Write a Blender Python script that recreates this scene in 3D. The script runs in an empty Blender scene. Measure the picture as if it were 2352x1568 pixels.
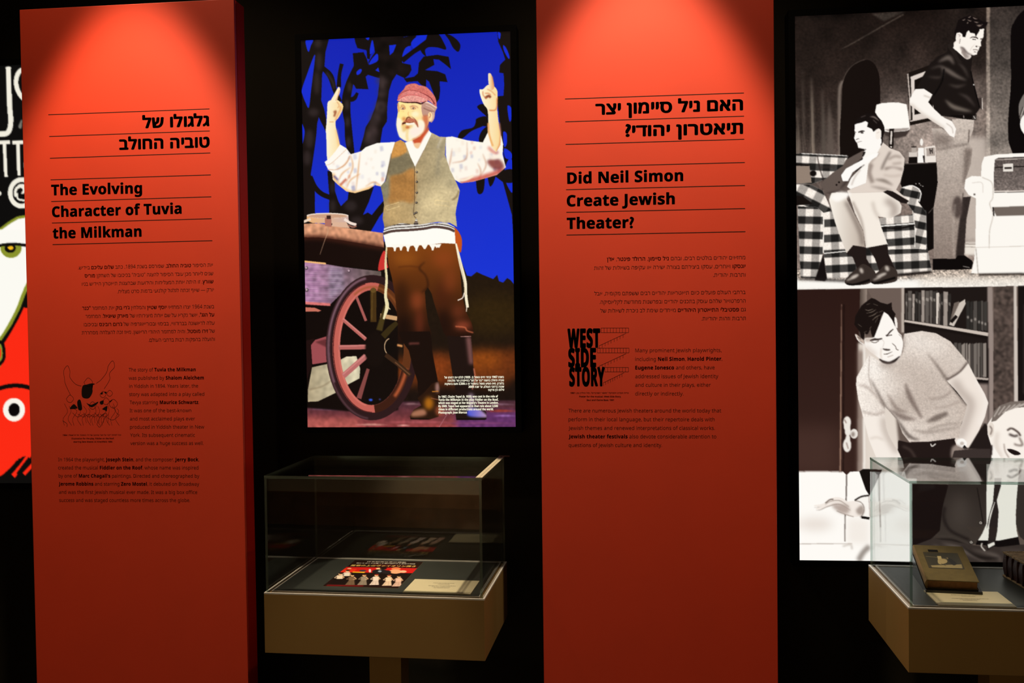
import bpy, bmesh, math, random
import numpy as np
from mathutils import Vector, Matrix
random.seed(7); RNG = np.random.RandomState(11)
S = bpy.context.scene; C = S.collection
# ------------------------------------------------------------------ camera
F, CX, CY = 2260.58, 1176.0, 784.0          # focal length and centre for a 2352 x 1568 frame
YAW, PITCH, ROLL = -.1055, -.0220, -.0115
EYE = Vector((0, 0, 1.6))
fw = Vector((math.sin(YAW)*math.cos(PITCH), math.cos(YAW)*math.cos(PITCH), math.sin(PITCH)))
rt0 = Vector((math.cos(YAW), -math.sin(YAW), 0)); up0 = rt0.cross(fw)
RT = math.cos(ROLL)*rt0 + math.sin(ROLL)*up0; UP = -math.sin(ROLL)*rt0 + math.cos(ROLL)*up0
cd = bpy.data.cameras.new('camera'); cam = bpy.data.objects.new('camera', cd); C.objects.link(cam)
cam.matrix_world = Matrix(((RT.x, UP.x, -fw.x, EYE.x), (RT.y, UP.y, -fw.y, EYE.y), (RT.z, UP.z, -fw.z, EYE.z), (0, 0, 0, 1)))
cd.sensor_width = 36; cd.lens = F*36/2352; cd.clip_start = .05; cd.clip_end = 60
S.camera = cam
# ------------------------------------------------------------------ world, exposure
w = bpy.data.worlds.new('gallery_dark'); S.world = w; w.use_nodes = True
w.node_tree.nodes['Background'].inputs[0].default_value = (1, .8, .6, 1); w.node_tree.nodes['Background'].inputs[1].default_value = .0015
S.view_settings.view_transform = 'Standard'; S.view_settings.look = 'None'
S.view_settings.exposure = 0; S.view_settings.gamma = 1; S.view_settings.use_curve_mapping = False
S.cycles.transparent_max_bounces = 32; S.cycles.max_bounces = 10
# ------------------------------------------------------------------ lamps (ceiling spots of the gallery, plus added spots on the rear wall)
def spot(name, loc, aim, watts, deg, blend, size, col):
    l = bpy.data.lights.new(name, 'SPOT'); l.energy = watts; l.spot_size = math.radians(deg); l.spot_blend = blend
    l.shadow_soft_size = size; l.color = col
    o = bpy.data.objects.new(name, l); C.objects.link(o); o.location = loc
    o.rotation_euler = (Vector(aim)-Vector(loc)).to_track_quat('-Z', 'Y').to_euler()
    return o
WARM = (1, .77, .50)
for px_, pz_ in ((-1.39, 3.47), (.08, 3.50)):
    spot('panel_spot', (px_, 2.377, pz_), (px_, 2.39, 0), 255, 45.5, .32, .025, WARM)
    spot('panel_spot_spill', (px_, 2.377, pz_), (px_, 2.42, 0), 26, 100, .5, .025, (1, .74, .48))
spot('case_spot', (-.45, 2.62, 4.1), (-.64, 2.80, .86), 5, 15, .25, .02, (1, .88, .66))
spot('case_spot', (1.35, 2.50, 4.1), (1.06, 2.80, .86), 5, 15, .25, .02, (1, .88, .66))
spot('added_rear_spot', (-1.0, .6, 4.0), (-1.25, -2.2, .40), 1100, 26, .6, .05, (1, .80, .55))  # added lamp: bright wall patch for the case glass to reflect, some fill
spot('added_rear_spot', (-1.8, -.2, 4.0), (-1.6, -2.2, 1.2), 260, 75, .8, .05, (1, .78, .50))  # added wide wash; its bounce off the rear wall is front fill
# ------------------------------------------------------------------ pixel -> point on a plane
def ray(px, py): return (fw + RT*((px-CX)/F) - UP*((py-CY)/F))
def at_y(px, py, y):                      # wall-parallel plane
    d = ray(px, py); return EYE + d*((y-EYE.y)/d.y)
def at_z(px, py, z):                      # level plane
    d = ray(px, py); return EYE + d*((z-EYE.z)/d.z)
# ------------------------------------------------------------------ materials
def lin(c):
    c = np.asarray(c, float)/255
    return np.where(c <= .04045, c/12.92, ((c+.055)/1.055)**2.4)
def mat(name, col, rough=.6, metal=0, spec=.5, noise=0, scale=30, bump=0, bscale=200):
    m = bpy.data.materials.new(name); m.use_nodes = True; nt = m.node_tree; b = nt.nodes['Principled BSDF']
    b.inputs['Roughness'].default_value = rough; b.inputs['Metallic'].default_value = metal
    b.inputs['Specular IOR Level'].default_value = spec; b.inputs['Base Color'].default_value = (*col, 1)
    tc = nt.nodes.new('ShaderNodeTexCoord')
    if noise:
        n = nt.nodes.new('ShaderNodeTexNoise'); n.inputs['Scale'].default_value = scale; n.inputs['Detail'].default_value = 6
        r = nt.nodes.new('ShaderNodeValToRGB')
        r.color_ramp.elements[0].position = .3; r.color_ramp.elements[1].position = .7
        r.color_ramp.elements[0].color = (*[x*(1-noise) for x in col], 1); r.color_ramp.elements[1].color = (*[min(1, x*(1+noise)) for x in col], 1)
        nt.links.new(tc.outputs['Object'], n.inputs['Vector']); nt.links.new(n.outputs['Fac'], r.inputs['Fac']); nt.links.new(r.outputs['Color'], b.inputs['Base Color'])
    if bump:
        n = nt.nodes.new('ShaderNodeTexNoise'); n.inputs['Scale'].default_value = bscale; n.inputs['Detail'].default_value = 3
        u = nt.nodes.new('ShaderNodeBump'); u.inputs['Strength'].default_value = bump; u.inputs['Distance'].default_value = .002
        nt.links.new(tc.outputs['Object'], n.inputs['Vector']); nt.links.new(n.outputs['Fac'], u.inputs['Height']); nt.links.new(u.outputs['Normal'], b.inputs['Normal'])
    return m
M = dict(
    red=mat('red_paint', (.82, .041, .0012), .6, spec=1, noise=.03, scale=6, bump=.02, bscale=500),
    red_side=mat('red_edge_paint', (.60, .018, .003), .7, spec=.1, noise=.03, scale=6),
    groove=mat('groove_dark', (.05, .004, .002), .8),
    black_wall=mat('black_wall_paint', (.013, .011, .006), .85, spec=.2, noise=.2, scale=3),
    black_floor=mat('dark_floor', (.020, .015, .011), .45, noise=.3, scale=5),
    black_ceil=mat('black_ceiling', (.005, .005, .005), .9, spec=.1),
    frame=mat('black_frame', (.002, .002, .002), .7, spec=.1),
    ink=mat('black_ink', (.006, .003, .0015), .7, spec=.2),
    ink_fine=mat('black_ink_fine', (.008, .002, .001), .7, spec=.2),
    ink_grey=mat('grey_ink', (.09, .09, .08), .8, spec=.2),
    cream=mat('cream_wall_paint', (.62, .52, .36), .8, noise=.1, scale=2),
    brown=mat('brown_wood', (.22, .11, .05), .5, noise=.3, scale=8),
    plinth=mat('beige_lacquer', (.28, .172, .056), .5, spec=.3, noise=.04, scale=5),
    stem=mat('beige_lacquer_lightened', (.46, .30, .105), .5, spec=.3, noise=.04, scale=5),  # slightly paler beige, lightened further to offset shade under the plinth box
    alu=mat('brushed_aluminium', (.74, .75, .76), .42, metal=.35, noise=.05, scale=60),
    deck=mat('charcoal_deck', (.026, .032, .032), .42, spec=.5, noise=.06, scale=20),
    gap=mat('shadow_gap_rubber', (.004, .004, .004), .8),
    card=mat('cream_card', (.54, .50, .36), .45, spec=.4, noise=.02, scale=30),
    card_edge=mat('card_core', (.30, .28, .20), .8),
    cover=mat('tan_book_cloth', (.115, .085, .027), .75, noise=.12, scale=60, bump=.3, bscale=900),
    cover_spine=mat('tan_spine_cloth', (.22, .135, .045), .7, noise=.12, scale=50, bump=.3, bscale=900),
    pages=mat('brown_page_edges', (.20, .09, .028), .85, noise=.25, scale=80),
    leather=mat('dark_red_leather', (.040, .007, .005), .38, noise=.35, scale=40, bump=.5, bscale=300),
    leather_worn=mat('worn_leather_edge', (.36, .25, .13), .7, noise=.5, scale=90, bump=.6, bscale=250),
    parchment=mat('worn_parchment', (.30, .19, .09), .75, noise=.45, scale=70, bump=.6, bscale=200),
    stand=mat('black_acrylic', (.004, .004, .004), .25),
    strip=mat('pale_channel', (.62, .57, .42), .5, noise=.08, scale=90),
    clip=mat('maroon_clip', (.10, .035, .022), .5),
)
def glass_mat(name, tint, edge=False):
    m = bpy.data.materials.new(name); m.use_nodes = True; nt = m.node_tree; nt.nodes.clear()
    N = nt.nodes.new; L = nt.links.new
    out = N('ShaderNodeOutputMaterial'); mix = N('ShaderNodeMixShader'); tr = N('ShaderNodeBsdfTransparent'); gl = N('ShaderNodeBsdfGlossy')
    tr.inputs['Color'].default_value = (*tint, 1); gl.inputs['Roughness'].default_value = .0 if not edge else .12
    lw = N('ShaderNodeLayerWeight'); lw.inputs['Blend'].default_value = .5
    p = N('ShaderNodeMath'); p.operation = 'POWER'; p.inputs[1].default_value = 5
    a = N('ShaderNodeMath'); a.operation = 'MULTIPLY_ADD'; a.inputs[1].default_value = .96; a.inputs[2].default_value = .04
    L(lw.outputs['Facing'], p.inputs[0]); L(p.outputs[0], a.inputs[0]); L(a.outputs[0], mix.inputs['Fac'])
    if edge:
        df = N('ShaderNodeBsdfDiffuse'); df.inputs['Color'].default_value = (.22, .27, .22, 1)
        m2 = N('ShaderNodeMixShader'); m2.inputs['Fac'].default_value = .2
        L(tr.outputs[0], m2.inputs[1]); L(df.outputs[0], m2.inputs[2]); L(m2.outputs[0], mix.inputs[1])
    else:
        L(tr.outputs[0], mix.inputs[1])
    L(gl.outputs[0], mix.inputs[2]); L(mix.outputs[0], out.inputs['Surface'])
    return m
M['glass'] = glass_mat('clear_glass', (.985, .995, .988)); M['glass_edge'] = glass_mat('green_glass_edge', (.78, .89, .85), True)
def colour_attr_mat(name, emit):
    """printed picture: colours live in the point attribute; a lightbox print glows, a paper print is lit"""
    m = bpy.data.materials.new(name); m.use_nodes = True; nt = m.node_tree; b = nt.nodes['Principled BSDF']
    at = nt.nodes.new('ShaderNodeAttribute'); at.attribute_name = 'print'
    b.inputs['Roughness'].default_value = .35
    if emit:
        b.inputs['Base Color'].default_value = (.004, .004, .004, 1); b.inputs['Roughness'].default_value = .5; b.inputs['Specular IOR Level'].default_value = .2
        nt.links.new(at.outputs['Color'], b.inputs['Emission Color']); b.inputs['Emission Strength'].default_value = 1
    else:
        nt.links.new(at.outputs['Color'], b.inputs['Base Color'])
    return m
M['lightbox'] = colour_attr_mat('backlit_print', True); M['print'] = colour_attr_mat('paper_print', False)
def glow(name, col):
    m = bpy.data.materials.new(name); m.use_nodes = True; b = m.node_tree.nodes['Principled BSDF']
    b.inputs['Base Color'].default_value = (.01, .01, .01, 1); b.inputs['Emission Color'].default_value = (*col, 1); b.inputs['Emission Strength'].default_value = 1
    return m
M['white_letters'] = glow('backlit_lettering', (1, .96, .74))
# ------------------------------------------------------------------ object helpers
def link(name, bm, m, parent=None):
    me = bpy.data.meshes.new(name); bm.to_mesh(me); bm.free()
    o = bpy.data.objects.new(name, me); C.objects.link(o); me.materials.append(m)
    if parent: o.parent = parent
    return o
def thing(name, label, cat, loc=(0, 0, 0), rot=(0, 0, 0), group=None):
    o = bpy.data.objects.new(name, None); C.objects.link(o); o.empty_display_size = .1
    o.location = loc; o.rotation_euler = rot; o['label'] = label; o['category'] = cat
    if group: o['group'] = group
    return o
def box(bm, x0, x1, y0, y1, z0, z1, bev=0):
    b = bmesh.new()
    r = bmesh.ops.create_cube(b, size=1)
    for v in b.verts: v.co = Vector(((x0+x1)/2+v.co.x*(x1-x0), (y0+y1)/2+v.co.y*(y1-y0), (z0+z1)/2+v.co.z*(z1-z0)))
    if bev: bmesh.ops.bevel(b, geom=b.edges[:], offset=bev, segments=2, affect='EDGES', profile=.5)
    t = bpy.data.meshes.new('t'); b.to_mesh(t); b.free(); bm.from_mesh(t); bpy.data.meshes.remove(t)
    return bm
def bx(name, m, parent, x0, x1, y0, y1, z0, z1, bev=0): return link(name, box(bmesh.new(), x0, x1, y0, y1, z0, z1, bev), m, parent)
def struct(name, m, *a):
    o = bx(name, m, None, *a); o['kind'] = 'structure'; return o
# ------------------------------------------------------------------ setting
struct('wall_back', M['black_wall'], -4.2, 3.6, 3.19, 3.34, 0, 4.4)
struct('wall_rear', M['cream'], -4.2, 3.6, -2.35, -2.2, 0, 4.4)
struct('wall_left', M['black_wall'], -4.35, -4.2, -2.35, 3.34, 0, 4.4)
struct('wall_right', M['black_wall'], 3.6, 3.75, -2.35, 3.34, 0, 4.4)
struct('floor', M['black_floor'], -4.35, 3.75, -2.35, 3.34, -.15, 0)
struct('ceiling', M['black_ceil'], -4.35, 3.75, -2.35, 3.34, 4.4, 4.5)
struct('baseboard_rear', M['brown'], -4.2, 3.6, -2.2, -2.17, 0, .26)
# ------------------------------------------------------------------ flat panels: local frame u (right), w (up), facing -y
class Panel:
    def __init__(s, cx, cz, y, tilt, root, base=None):
        s.cx, s.cz, s.y, s.a, s.root = cx, cz, y, tilt, root
        s.base = cz if base is None else base
        b = Vector((0, s.base-cz)); ca, sa = math.cos(tilt), math.sin(tilt)
        root.location = (cx+b.x*ca-b.y*sa, y, cz+b.x*sa+b.y*ca); root.rotation_euler = (0, -tilt, 0)
    def uw(s, px, py):
        p = at_y(px, py, s.y); x, z = p.x-s.cx, p.z-s.cz; ca, sa = math.cos(s.a), math.sin(s.a)
        return x*ca+z*sa, -x*sa+z*ca+s.cz-s.base
    def uwn(s, P):
        P = np.asarray(P, float); d0 = np.array(fw); r = np.array(RT); u = np.array(UP)
        d = d0+np.outer((P[:, 0]-CX)/F, r)-np.outer((P[:, 1]-CY)/F, u)
        t = s.y/d[:, 1]; x = d[:, 0]*t-s.cx; z = d[:, 2]*t+EYE.z-s.cz; ca, sa = math.cos(s.a), math.sin(s.a)
        return x*ca+z*sa, -x*sa+z*ca+s.cz-s.base
    def place(s, u, v, off): return (u, -off, v)
class Deck:
    """a sheet lying at height z, turned by rot and sloped up to the back by tilt; local frame u (right along its front edge), v (to the back)"""
    def __init__(s, x, y, z, rot, root, th=0, tilt=0):
        c, n, ct, st = math.cos(rot), math.sin(rot), math.cos(tilt), math.sin(tilt)
        s.o = Vector((x, y, z)); s.ex = Vector((c, n, 0)); s.ey = Vector((-n*ct, c*ct, st)); s.n = s.ex.cross(s.ey); s.h = th; s.root = root
        root.location = s.o-s.n*th; root.rotation_euler = (tilt, 0, rot)
    def uw(s, px, py):
        d = ray(px, py); p = EYE+d*((s.o-EYE).dot(s.n)/d.dot(s.n))-s.o
        return p.dot(s.ex), p.dot(s.ey)
    def uwn(s, P):
        q = np.array([s.uw(*p) for p in P]); return q[:, 0], q[:, 1]
    def place(s, u, v, off): return (u, v, s.h+off)
HEB = lambda t: any('\u0590' <= c <= '\u05ff' for c in t)
def rtl(t):
    """visual order of a right-to-left line: reverse all, keep numbers left to right, mirror brackets"""
    out = t[::-1].translate(str.maketrans('()', ')('))
    res, num = '', ''
    for c in out:
        if c.isdigit() or (c == ',' and num): num += c
        else:
            if num:
                k = num.rstrip(','); res += k[::-1]+num[len(k):]; num = ''
            res += c
    if num: res += num[::-1]
    return res
_cache = {}
def arc(cx, cy, r, a0, a1, n=4): return [(cx+r*math.cos(math.radians(a0+(a1-a0)*i/n)), cy+r*math.sin(math.radians(a0+(a1-a0)*i/n))) for i in range(n+1)]
HAND = {   # dalet, tav, final pe as outlines made of convex pieces (units of the em)
 'ד': [[(.02, .592), (.02, .518), (.53, .518), (.53, .592)], [(.375, 0), (.452, 0), (.452, .56), (.375, .56)]],
 'ת': [[(.06, .592), (.06, .518), (.46, .518), (.50, .592)], [(.46, .518)]+arc(.46, .492, .100, 90, 0)+[(.482, .46), (.46, .47)], [(.482, 0), (.560, 0), (.560, .5), (.482, .5)], [(.135, .06), (.212, .06), (.212, .54), (.135, .54)], [(.01, 0), (.15, 0), (.20, .03), (.212, .08), (.135, .08), (.01, .072)]],
 'ף': [[(.06, .592), (.06, .518), (.40, .518), (.44, .592)], [(.40, .518)]+arc(.40, .492, .100, 90, 0)+[(.422, .46), (.40, .47)], [(.422, -.2), (.500, -.2), (.500, .5), (.422, .5)], [(.06, .33), (.137, .33), (.137, .56), (.06, .56)], [(.06, .38), (.06, .27), (.26, .27), (.26, .342), (.137, .342)]],
}
def raw_glyphs(s, res, gap):
    if s in HAND:
        V, G = [], []
        for p in HAND[s]: G.append(list(range(len(V), len(V)+len(p)))); V += p
        return np.array(V, float), G
    cu = bpy.data.curves.new('t', 'FONT'); cu.body = s; cu.resolution_u = res; cu.space_character = 1+gap; cu.fill_mode = 'FRONT'
    o = bpy.data.objects.new('t', cu); C.objects.link(o)
    dg = bpy.context.evaluated_depsgraph_get(); me = bpy.data.meshes.new_from_object(o.evaluated_get(dg))
    v = np.array([p.co[:2] for p in me.vertices]).reshape(-1, 2); f = [list(p.vertices) for p in me.polygons]
    bpy.data.objects.remove(o); bpy.data.curves.remove(cu); bpy.data.meshes.remove(me)
    return v, f
def text_verts(s, bold, res):
    k = (s, bold, res)
    if k not in _cache:
        if len(s) > 1 and HEB(s):                # Hebrew: one letter after another
            V, G, x, n = [np.zeros((0, 2))], [], 0, 0
            for c in s:
                if c.strip():
                    v, f = text_verts(c, bold, res); V.append(v+[x, 0]); G += [[j+n for j in q] for q in f]; n += len(v)
                x += advance(c)*(1+bold*1.6)
            _cache[k] = (np.concatenate(V), G); return _cache[k]
        v, f = raw_glyphs(s, res, bold*1.6)
        if bold and len(v):                      # heavier strokes: the glyph laid over itself, nudged all round
            n = 8 if res >= 3 else 4; V = []; G = []
            for i in range(n):
                t = 2*math.pi*(i+.5)/n; G += [[j+len(v)*i for j in q] for q in f]; V.append(v+[bold*1.15*math.cos(t), bold*.8*math.sin(t)])
            v, f = np.concatenate(V), G
        _cache[k] = (v, f)
    return _cache[k]
_adv = {}
def advance(s, b=0):
    if len(s) > 1 and HEB(s): return sum(advance(c) for c in s)*(1+b*1.6)
    if (s, b) not in _adv:
        p = raw_glyphs('|'+s+'|', 1, b*1.6)[0]; q = raw_glyphs('||', 1, b*1.6)[0]
        _adv[(s, b)] = (p[:, 0].max()-p[:, 0].min())-(q[:, 0].max()-q[:, 0].min())
    return _adv[(s, b)]
def sans(t, b):
    """humanist sans letter shapes for Latin letters and digits"""
    o = ''
    for c in t:
        if 'A' <= c <= 'Z': c = chr((0x1D5D4 if b else 0x1D5A0)+ord(c)-65)
        elif 'a' <= c <= 'z': c = chr((0x1D5EE if b else 0x1D5BA)+ord(c)-97)
        elif '0' <= c <= '9': c = chr((0x1D7EC if b else 0x1D7E2)+ord(c)-48)
        o += c
    return o
def runs(t):
    out = []
    for c in t:
        k = c.isascii() and (c.isalnum() or c == ' ')
        if out and out[-1][1] == k: out[-1][0] += c
        else: out.append([c, k])
    return out
def layout(segs, boldness, res):
    """segs: [(text, bold)] in visual order -> verts, faces, with the pen moving left to right"""
    V, Fs, x, n = [], [], 0, 0
    for t, b in segs:
        for r, latin in runs(t):
            nb = (boldness*.55 if latin else boldness) if b else 0; r = sans(r, b)
            if r.strip():
                lead = len(r)-len(r.lstrip(' '))
                if lead: x += advance(r[:lead]); r = r[lead:]
                v, f = text_verts(r, nb, res)
                if len(v):
                    V.append(v+[x, 0]); Fs += [[i+n for i in q] for q in f]; n += len(v)
            x += advance(r, nb)
    return np.concatenate(V), Fs
def parse(line):
    """*bold* marks -> visual-order segments"""
    parts = [(p, i % 2 == 1) for i, p in enumerate(line.split('*')) if p]
    if HEB(line): parts = [(rtl(p), b) for p, b in parts][::-1]
    return parts
def write(name, panel, lines, cap, m, bold=.02, res=3, off=.0001, heavy=False, parent=None, hcap=None):
    """lines: (text, left px x, y, right px x, y) baseline ends in photo pixels; cap: size of the em in metres"""
    bm = bmesh.new()
    for text, xl, yl, xr, yr in lines:
        segs = parse(text)
        if heavy: segs = [(t, True) for t, b in segs]
        v, fs = layout(segs, bold, res)
        a = Vector(panel.uw(xl, yl)); b = Vector(panel.uw(xr, yr)); d = b-a
        x0, x1 = v[:, 0].min(), v[:, 0].max(); sx = d.length/(x1-x0); e = d.normalized()
        sy = hcap if (hcap and HEB(text)) else cap
        X = (v[:, 0]-x0)*sx; Y = v[:, 1]*sy
        vs = [bm.verts.new(panel.place(a.x+e.x*p-e.y*q, a.y+e.y*p+e.x*q, off)) for p, q in zip(X, Y)]
        for f in fs:
            try: bm.faces.new([vs[i] for i in f])
            except ValueError: pass
    return link(name, bm, m, parent or panel.root)
def write_each(name, panel, lines, *a, **k):
    for l in lines: write(name, panel, [l], *a, **k)
def write_paras(name, panel, lines, cuts, *a, **k):
    for i, j in zip([0]+cuts, cuts+[len(lines)]): write(name, panel, lines[i:j], *a, **k)
def strokes(name, panel, segs, m, off=.0001, parent=None):
    """segs: (list of photo pixels, width px) -> thin ribbons"""
    bm = bmesh.new()
    for pts, wd in segs:
        P = [Vector(panel.uw(*p)) for p in pts]; h = wd*.00122/2; L = []; R = []
        for i, p in enumerate(P):
            d = (P[min(i+1, len(P)-1)]-P[max(i-1, 0)]).normalized(); n = Vector((-d.y, d.x))
            L.append(bm.verts.new(panel.place(p.x+n.x*h, p.y+n.y*h, off))); R.append(bm.verts.new(panel.place(p.x-n.x*h, p.y-n.y*h, off)))
        for i in range(len(P)-1): bm.faces.new((L[i], R[i], R[i+1], L[i+1]))
    return link(name, bm, m, parent or panel.root)
def shapes(name, panel, polys, m, off=.0001, parent=None):
    bm = bmesh.new()
    for pts in polys:
        vs = [bm.verts.new(panel.place(q[0], q[1], off)) for q in (panel.uw(*p) for p in smooth(pts, True, 5))]
        f = bm.faces.new(vs)
    bmesh.ops.triangulate(bm, faces=bm.faces[:])
    return link(name, bm, m, parent or panel.root)
def Z(x0, y0, s): return lambda *p: [(x0+a/s, y0+b/s) for a, b in p]
def ZL(x0, y0, s):                        # text lines given in an enlarged crop
    return lambda rows: [(t, x0+a/s, y0+b/s, x0+c/s, y0+d/s) for t, a, b, c, d in rows]
def smooth(pts, closed=False, n=6):
    P = np.asarray(pts, float)
    if closed: Q = np.vstack([P[-1], P, P[0], P[1]]); k = len(P)
    else: Q = np.vstack([2*P[0]-P[1], P, 2*P[-1]-P[-2]]); k = len(P)-1
    t = np.linspace(0, 1, n, endpoint=False)[:, None]; out = []
    for i in range(k):
        a, b, c, d = Q[i], Q[i+1], Q[i+2], Q[i+3]
        out.append(.5*(2*b+(c-a)*t+(2*a-5*b+4*c-d)*t**2+(3*b-a-3*c+d)*t**3))
    if not closed: out.append(P[-1:])
    return np.vstack(out)
# ------------------------------------------------------------------ painter for printed pictures (colours per point of a fine grid)
def blur2(a, s):
    if s <= 0.3: return a
    if s < 2:
        r = int(math.ceil(3*s)); k = np.exp(-.5*(np.arange(-r, r+1)/s)**2); k /= k.sum()
        for ax in (0, 1):
            p = np.pad(a, [(r, r) if i == ax else (0, 0) for i in range(a.ndim)], 'edge'); o = 0
            for i, q in enumerate(k): o = o+q*(p[i:i+a.shape[0]] if ax == 0 else p[:, i:i+a.shape[1]])
            a = o
        return a
    b = max(1, int(round(s*.98)))
    for _ in range(3):
        for ax in (0, 1):
            p = np.pad(a, [(b+1, b) if i == ax else (0, 0) for i in range(a.ndim)], 'edge'); c = np.cumsum(p, axis=ax)
            n = a.shape[ax]; hi = np.take(c, np.arange(2*b+1, 2*b+1+n), axis=ax); lo = np.take(c, np.arange(0, n), axis=ax)
            a = (hi-lo)/(2*b+1)
    return a
class Pic:
    def __init__(s, panel, u0, u1, w0, w1, dens, bg=(0, 0, 0), pxm=706.):
        s.p, s.u0, s.u1, s.w0, s.w1, s.d = panel, u0, u1, w0, w1, dens
        s.W, s.H = int((u1-u0)*dens), int((w1-w0)*dens); s.k = dens/pxm          # canvas px per photo px
        s.c = np.zeros((s.H, s.W, 3), np.float32)+np.array(bg, np.float32); s.z = (0, 0, 1.)
    def frame(s, x, y, sc): s.z = (x, y, sc); return s
    def can(s, pts):
        x, y, sc = s.z; P = np.asarray(pts, float)/sc+[x, y]
        u, v = s.p.uwn(P); return np.stack([(u-s.u0)*s.d, (s.w1-v)*s.d], 1)
    def sc(s): return s.k/s.z[2]
    def mask(s, P, soft):
        """even-odd fill of canvas polygon -> (mask, y0, x0)"""
        pad = int(3*soft+3)
        x0 = max(0, int(P[:, 0].min())-pad); x1 = min(s.W, int(P[:, 0].max())+pad+2); y0 = max(0, int(P[:, 1].min())-pad); y1 = min(s.H, int(P[:, 1].max())+pad+2)
        if x1 <= x0 or y1 <= y0: return None
        T = np.zeros((y1-y0, x1-x0+1), np.int32); Q = np.roll(P, -1, 0)
        for (ax, ay), (bx_, by) in zip(P, Q):
            if ay == by: continue
            lo, hi = (ay, by) if ay < by else (by, ay)
            r = np.arange(max(y0, int(math.ceil(lo-.5))), min(y1, int(math.ceil(hi-.5))))
            if not len(r): continue
            xs = ax+(r+.5-ay)*(bx_-ax)/(by-ay); ci = np.clip(np.ceil(xs-.5).astype(int)-x0, 0, x1-x0)
            np.add.at(T, (r-y0, ci), 1)
        m = (np.cumsum(T, 1)[:, :-1] & 1).astype(np.float32)
        return blur2(m, max(soft, .55)), y0, x0
    def _lay(s, mk, col, a=1, clip=None):
        if mk is None: return mk
        m, y0, x0 = mk; h, w_ = m.shape; m = m*a
        if clip is not None:
            cm, cy, cx = clip; f = np.zeros((h, w_), np.float32)
            ya, yb, xa, xb = max(y0, cy), min(y0+h, cy+cm.shape[0]), max(x0, cx), min(x0+w_, cx+cm.shape[1])
            if yb <= ya or xb <= xa: return mk
            f[ya-y0:yb-y0, xa-x0:xb-x0] = cm[ya-cy:yb-cy, xa-cx:xb-cx]; m = m*f
        R = s.c[y0:y0+h, x0:x0+w_]; m = m[..., None]
        if isinstance(col, tuple) and isinstance(col[0], str):
            k, c0, c1 = col[:3]; mm = mk[0] > .5
            ys, xs = np.where(mm) if mm.any() else (np.array([0, h]), np.array([0, w_]))
            if k == 'v': t = np.clip((np.arange(h)-ys.min())/max(1, ys.max()-ys.min()), 0, 1)[:, None, None]
            else: t = np.clip((np.arange(w_)-xs.min())/max(1, xs.max()-xs.min()), 0, 1)[None, :, None]
            col = np.array(c0)*(1-t)+np.array(c1)*t
        elif callable(col): col = col(np.arange(x0, x0+w_)[None, :, None], np.arange(y0, y0+h)[:, None, None], R)
        s.c[y0:y0+h, x0:x0+w_] = R*(1-m)+np.asarray(col, np.float32)*m
        return mk
    def poly(s, pts, col, b=0, a=1, sm=True, clip=None):
        P = s.can(pts)
        if sm and len(P) > 3: P = smooth(P, True, 5)
        return s._lay(s.mask(P, b*s.sc()), col, a, clip)
    def rect(s, pts, col, **k): return s.poly(pts, col, sm=False, **k)
    def line(s, pts, wd, col, b=0, a=1, clip=None, sm=True):
        """wd: one width or one per point (in the units of the crop)"""
        P = s.can(pts); ws = np.full(len(P), wd, float) if np.isscalar(wd) else np.interp(np.linspace(0, 1, len(P)), np.linspace(0, 1, len(wd)), wd); ws = ws*s.sc()
        Q = np.column_stack([P, ws])
        if sm and len(P) > 2: Q = smooth(Q, False, 6)
        d = np.gradient(Q[:, :2], axis=0); d /= np.maximum(1e-6, np.linalg.norm(d, axis=1))[:, None]; n = np.stack([-d[:, 1], d[:, 0]], 1)*np.maximum(Q[:, 2:3], .9)/2
        return s._lay(s.mask(np.vstack([Q[:, :2]+n, (Q[:, :2]-n)[::-1]]), b*s.sc()), col, a, clip)
    def ell(s, x, y, rx, ry, col, b=0, a=1, rot=0, clip=None):
        t = np.linspace(0, 2*math.pi, 40, endpoint=False); c, n = math.cos(rot), math.sin(rot)
        return s.poly(np.stack([x+rx*np.cos(t)*c-ry*np.sin(t)*n, y+rx*np.cos(t)*n+ry*np.sin(t)*c], 1), col, b, a, False, clip)
    def ring(s, x, y, rx, ry, wd, col, b=0, a=1, t0=0, t1=360, clip=None):
        t = np.radians(np.linspace(t0, t1, 60)); s.line(np.stack([x+rx*np.cos(t), y+ry*np.sin(t)], 1), wd, col, b, a, clip, sm=False)
    def cloud(s, mk, amp, size, a=1):
        """mottle inside a mask: multiply by smooth noise"""
        if mk is None: return
        m, y0, x0 = mk; h, w_ = m.shape; n = blur2(RNG.randn(h, w_).astype(np.float32), max(.5, size*s.sc())); n /= n.std()+1e-6
        R = s.c[y0:y0+h, x0:x0+w_]; R *= 1+amp*(n*m*a)[..., None]
    def mesh(s, name, m, parent, off=.0, step=2):
        s.c = np.clip(s.c, 0, 255); nx, ny = s.W//step+1, s.H//step+1
        bl = blur2(s.c, .62)
        X = np.linspace(0, s.W-1, nx); Y = np.linspace(0, s.H-1, ny)
        col = lin(bl[np.round(Y).astype(int)][:, np.round(X).astype(int)])
        u = np.linspace(s.u0, s.u1, nx); v = np.linspace(s.w1, s.w0, ny); U, V = np.meshgrid(u, v)
        co = np.array(s.p.place(0, 0, off))[None]+U.reshape(-1, 1)*(np.array(s.p.place(1, 0, 0))-np.array(s.p.place(0, 0, 0)))[None]+V.reshape(-1, 1)*(np.array(s.p.place(0, 1, 0))-np.array(s.p.place(0, 0, 0)))[None]
        i = np.arange((nx-1)*(ny-1)); r, c = i//(nx-1), i % (nx-1); a0 = r*nx+c
        Fs = np.stack([a0, a0+nx, a0+nx+1, a0+1], 1).astype(np.int32)
        me = bpy.data.meshes.new(name); me.vertices.add(nx*ny); me.vertices.foreach_set('co', co.astype(np.float32).ravel())
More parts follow.
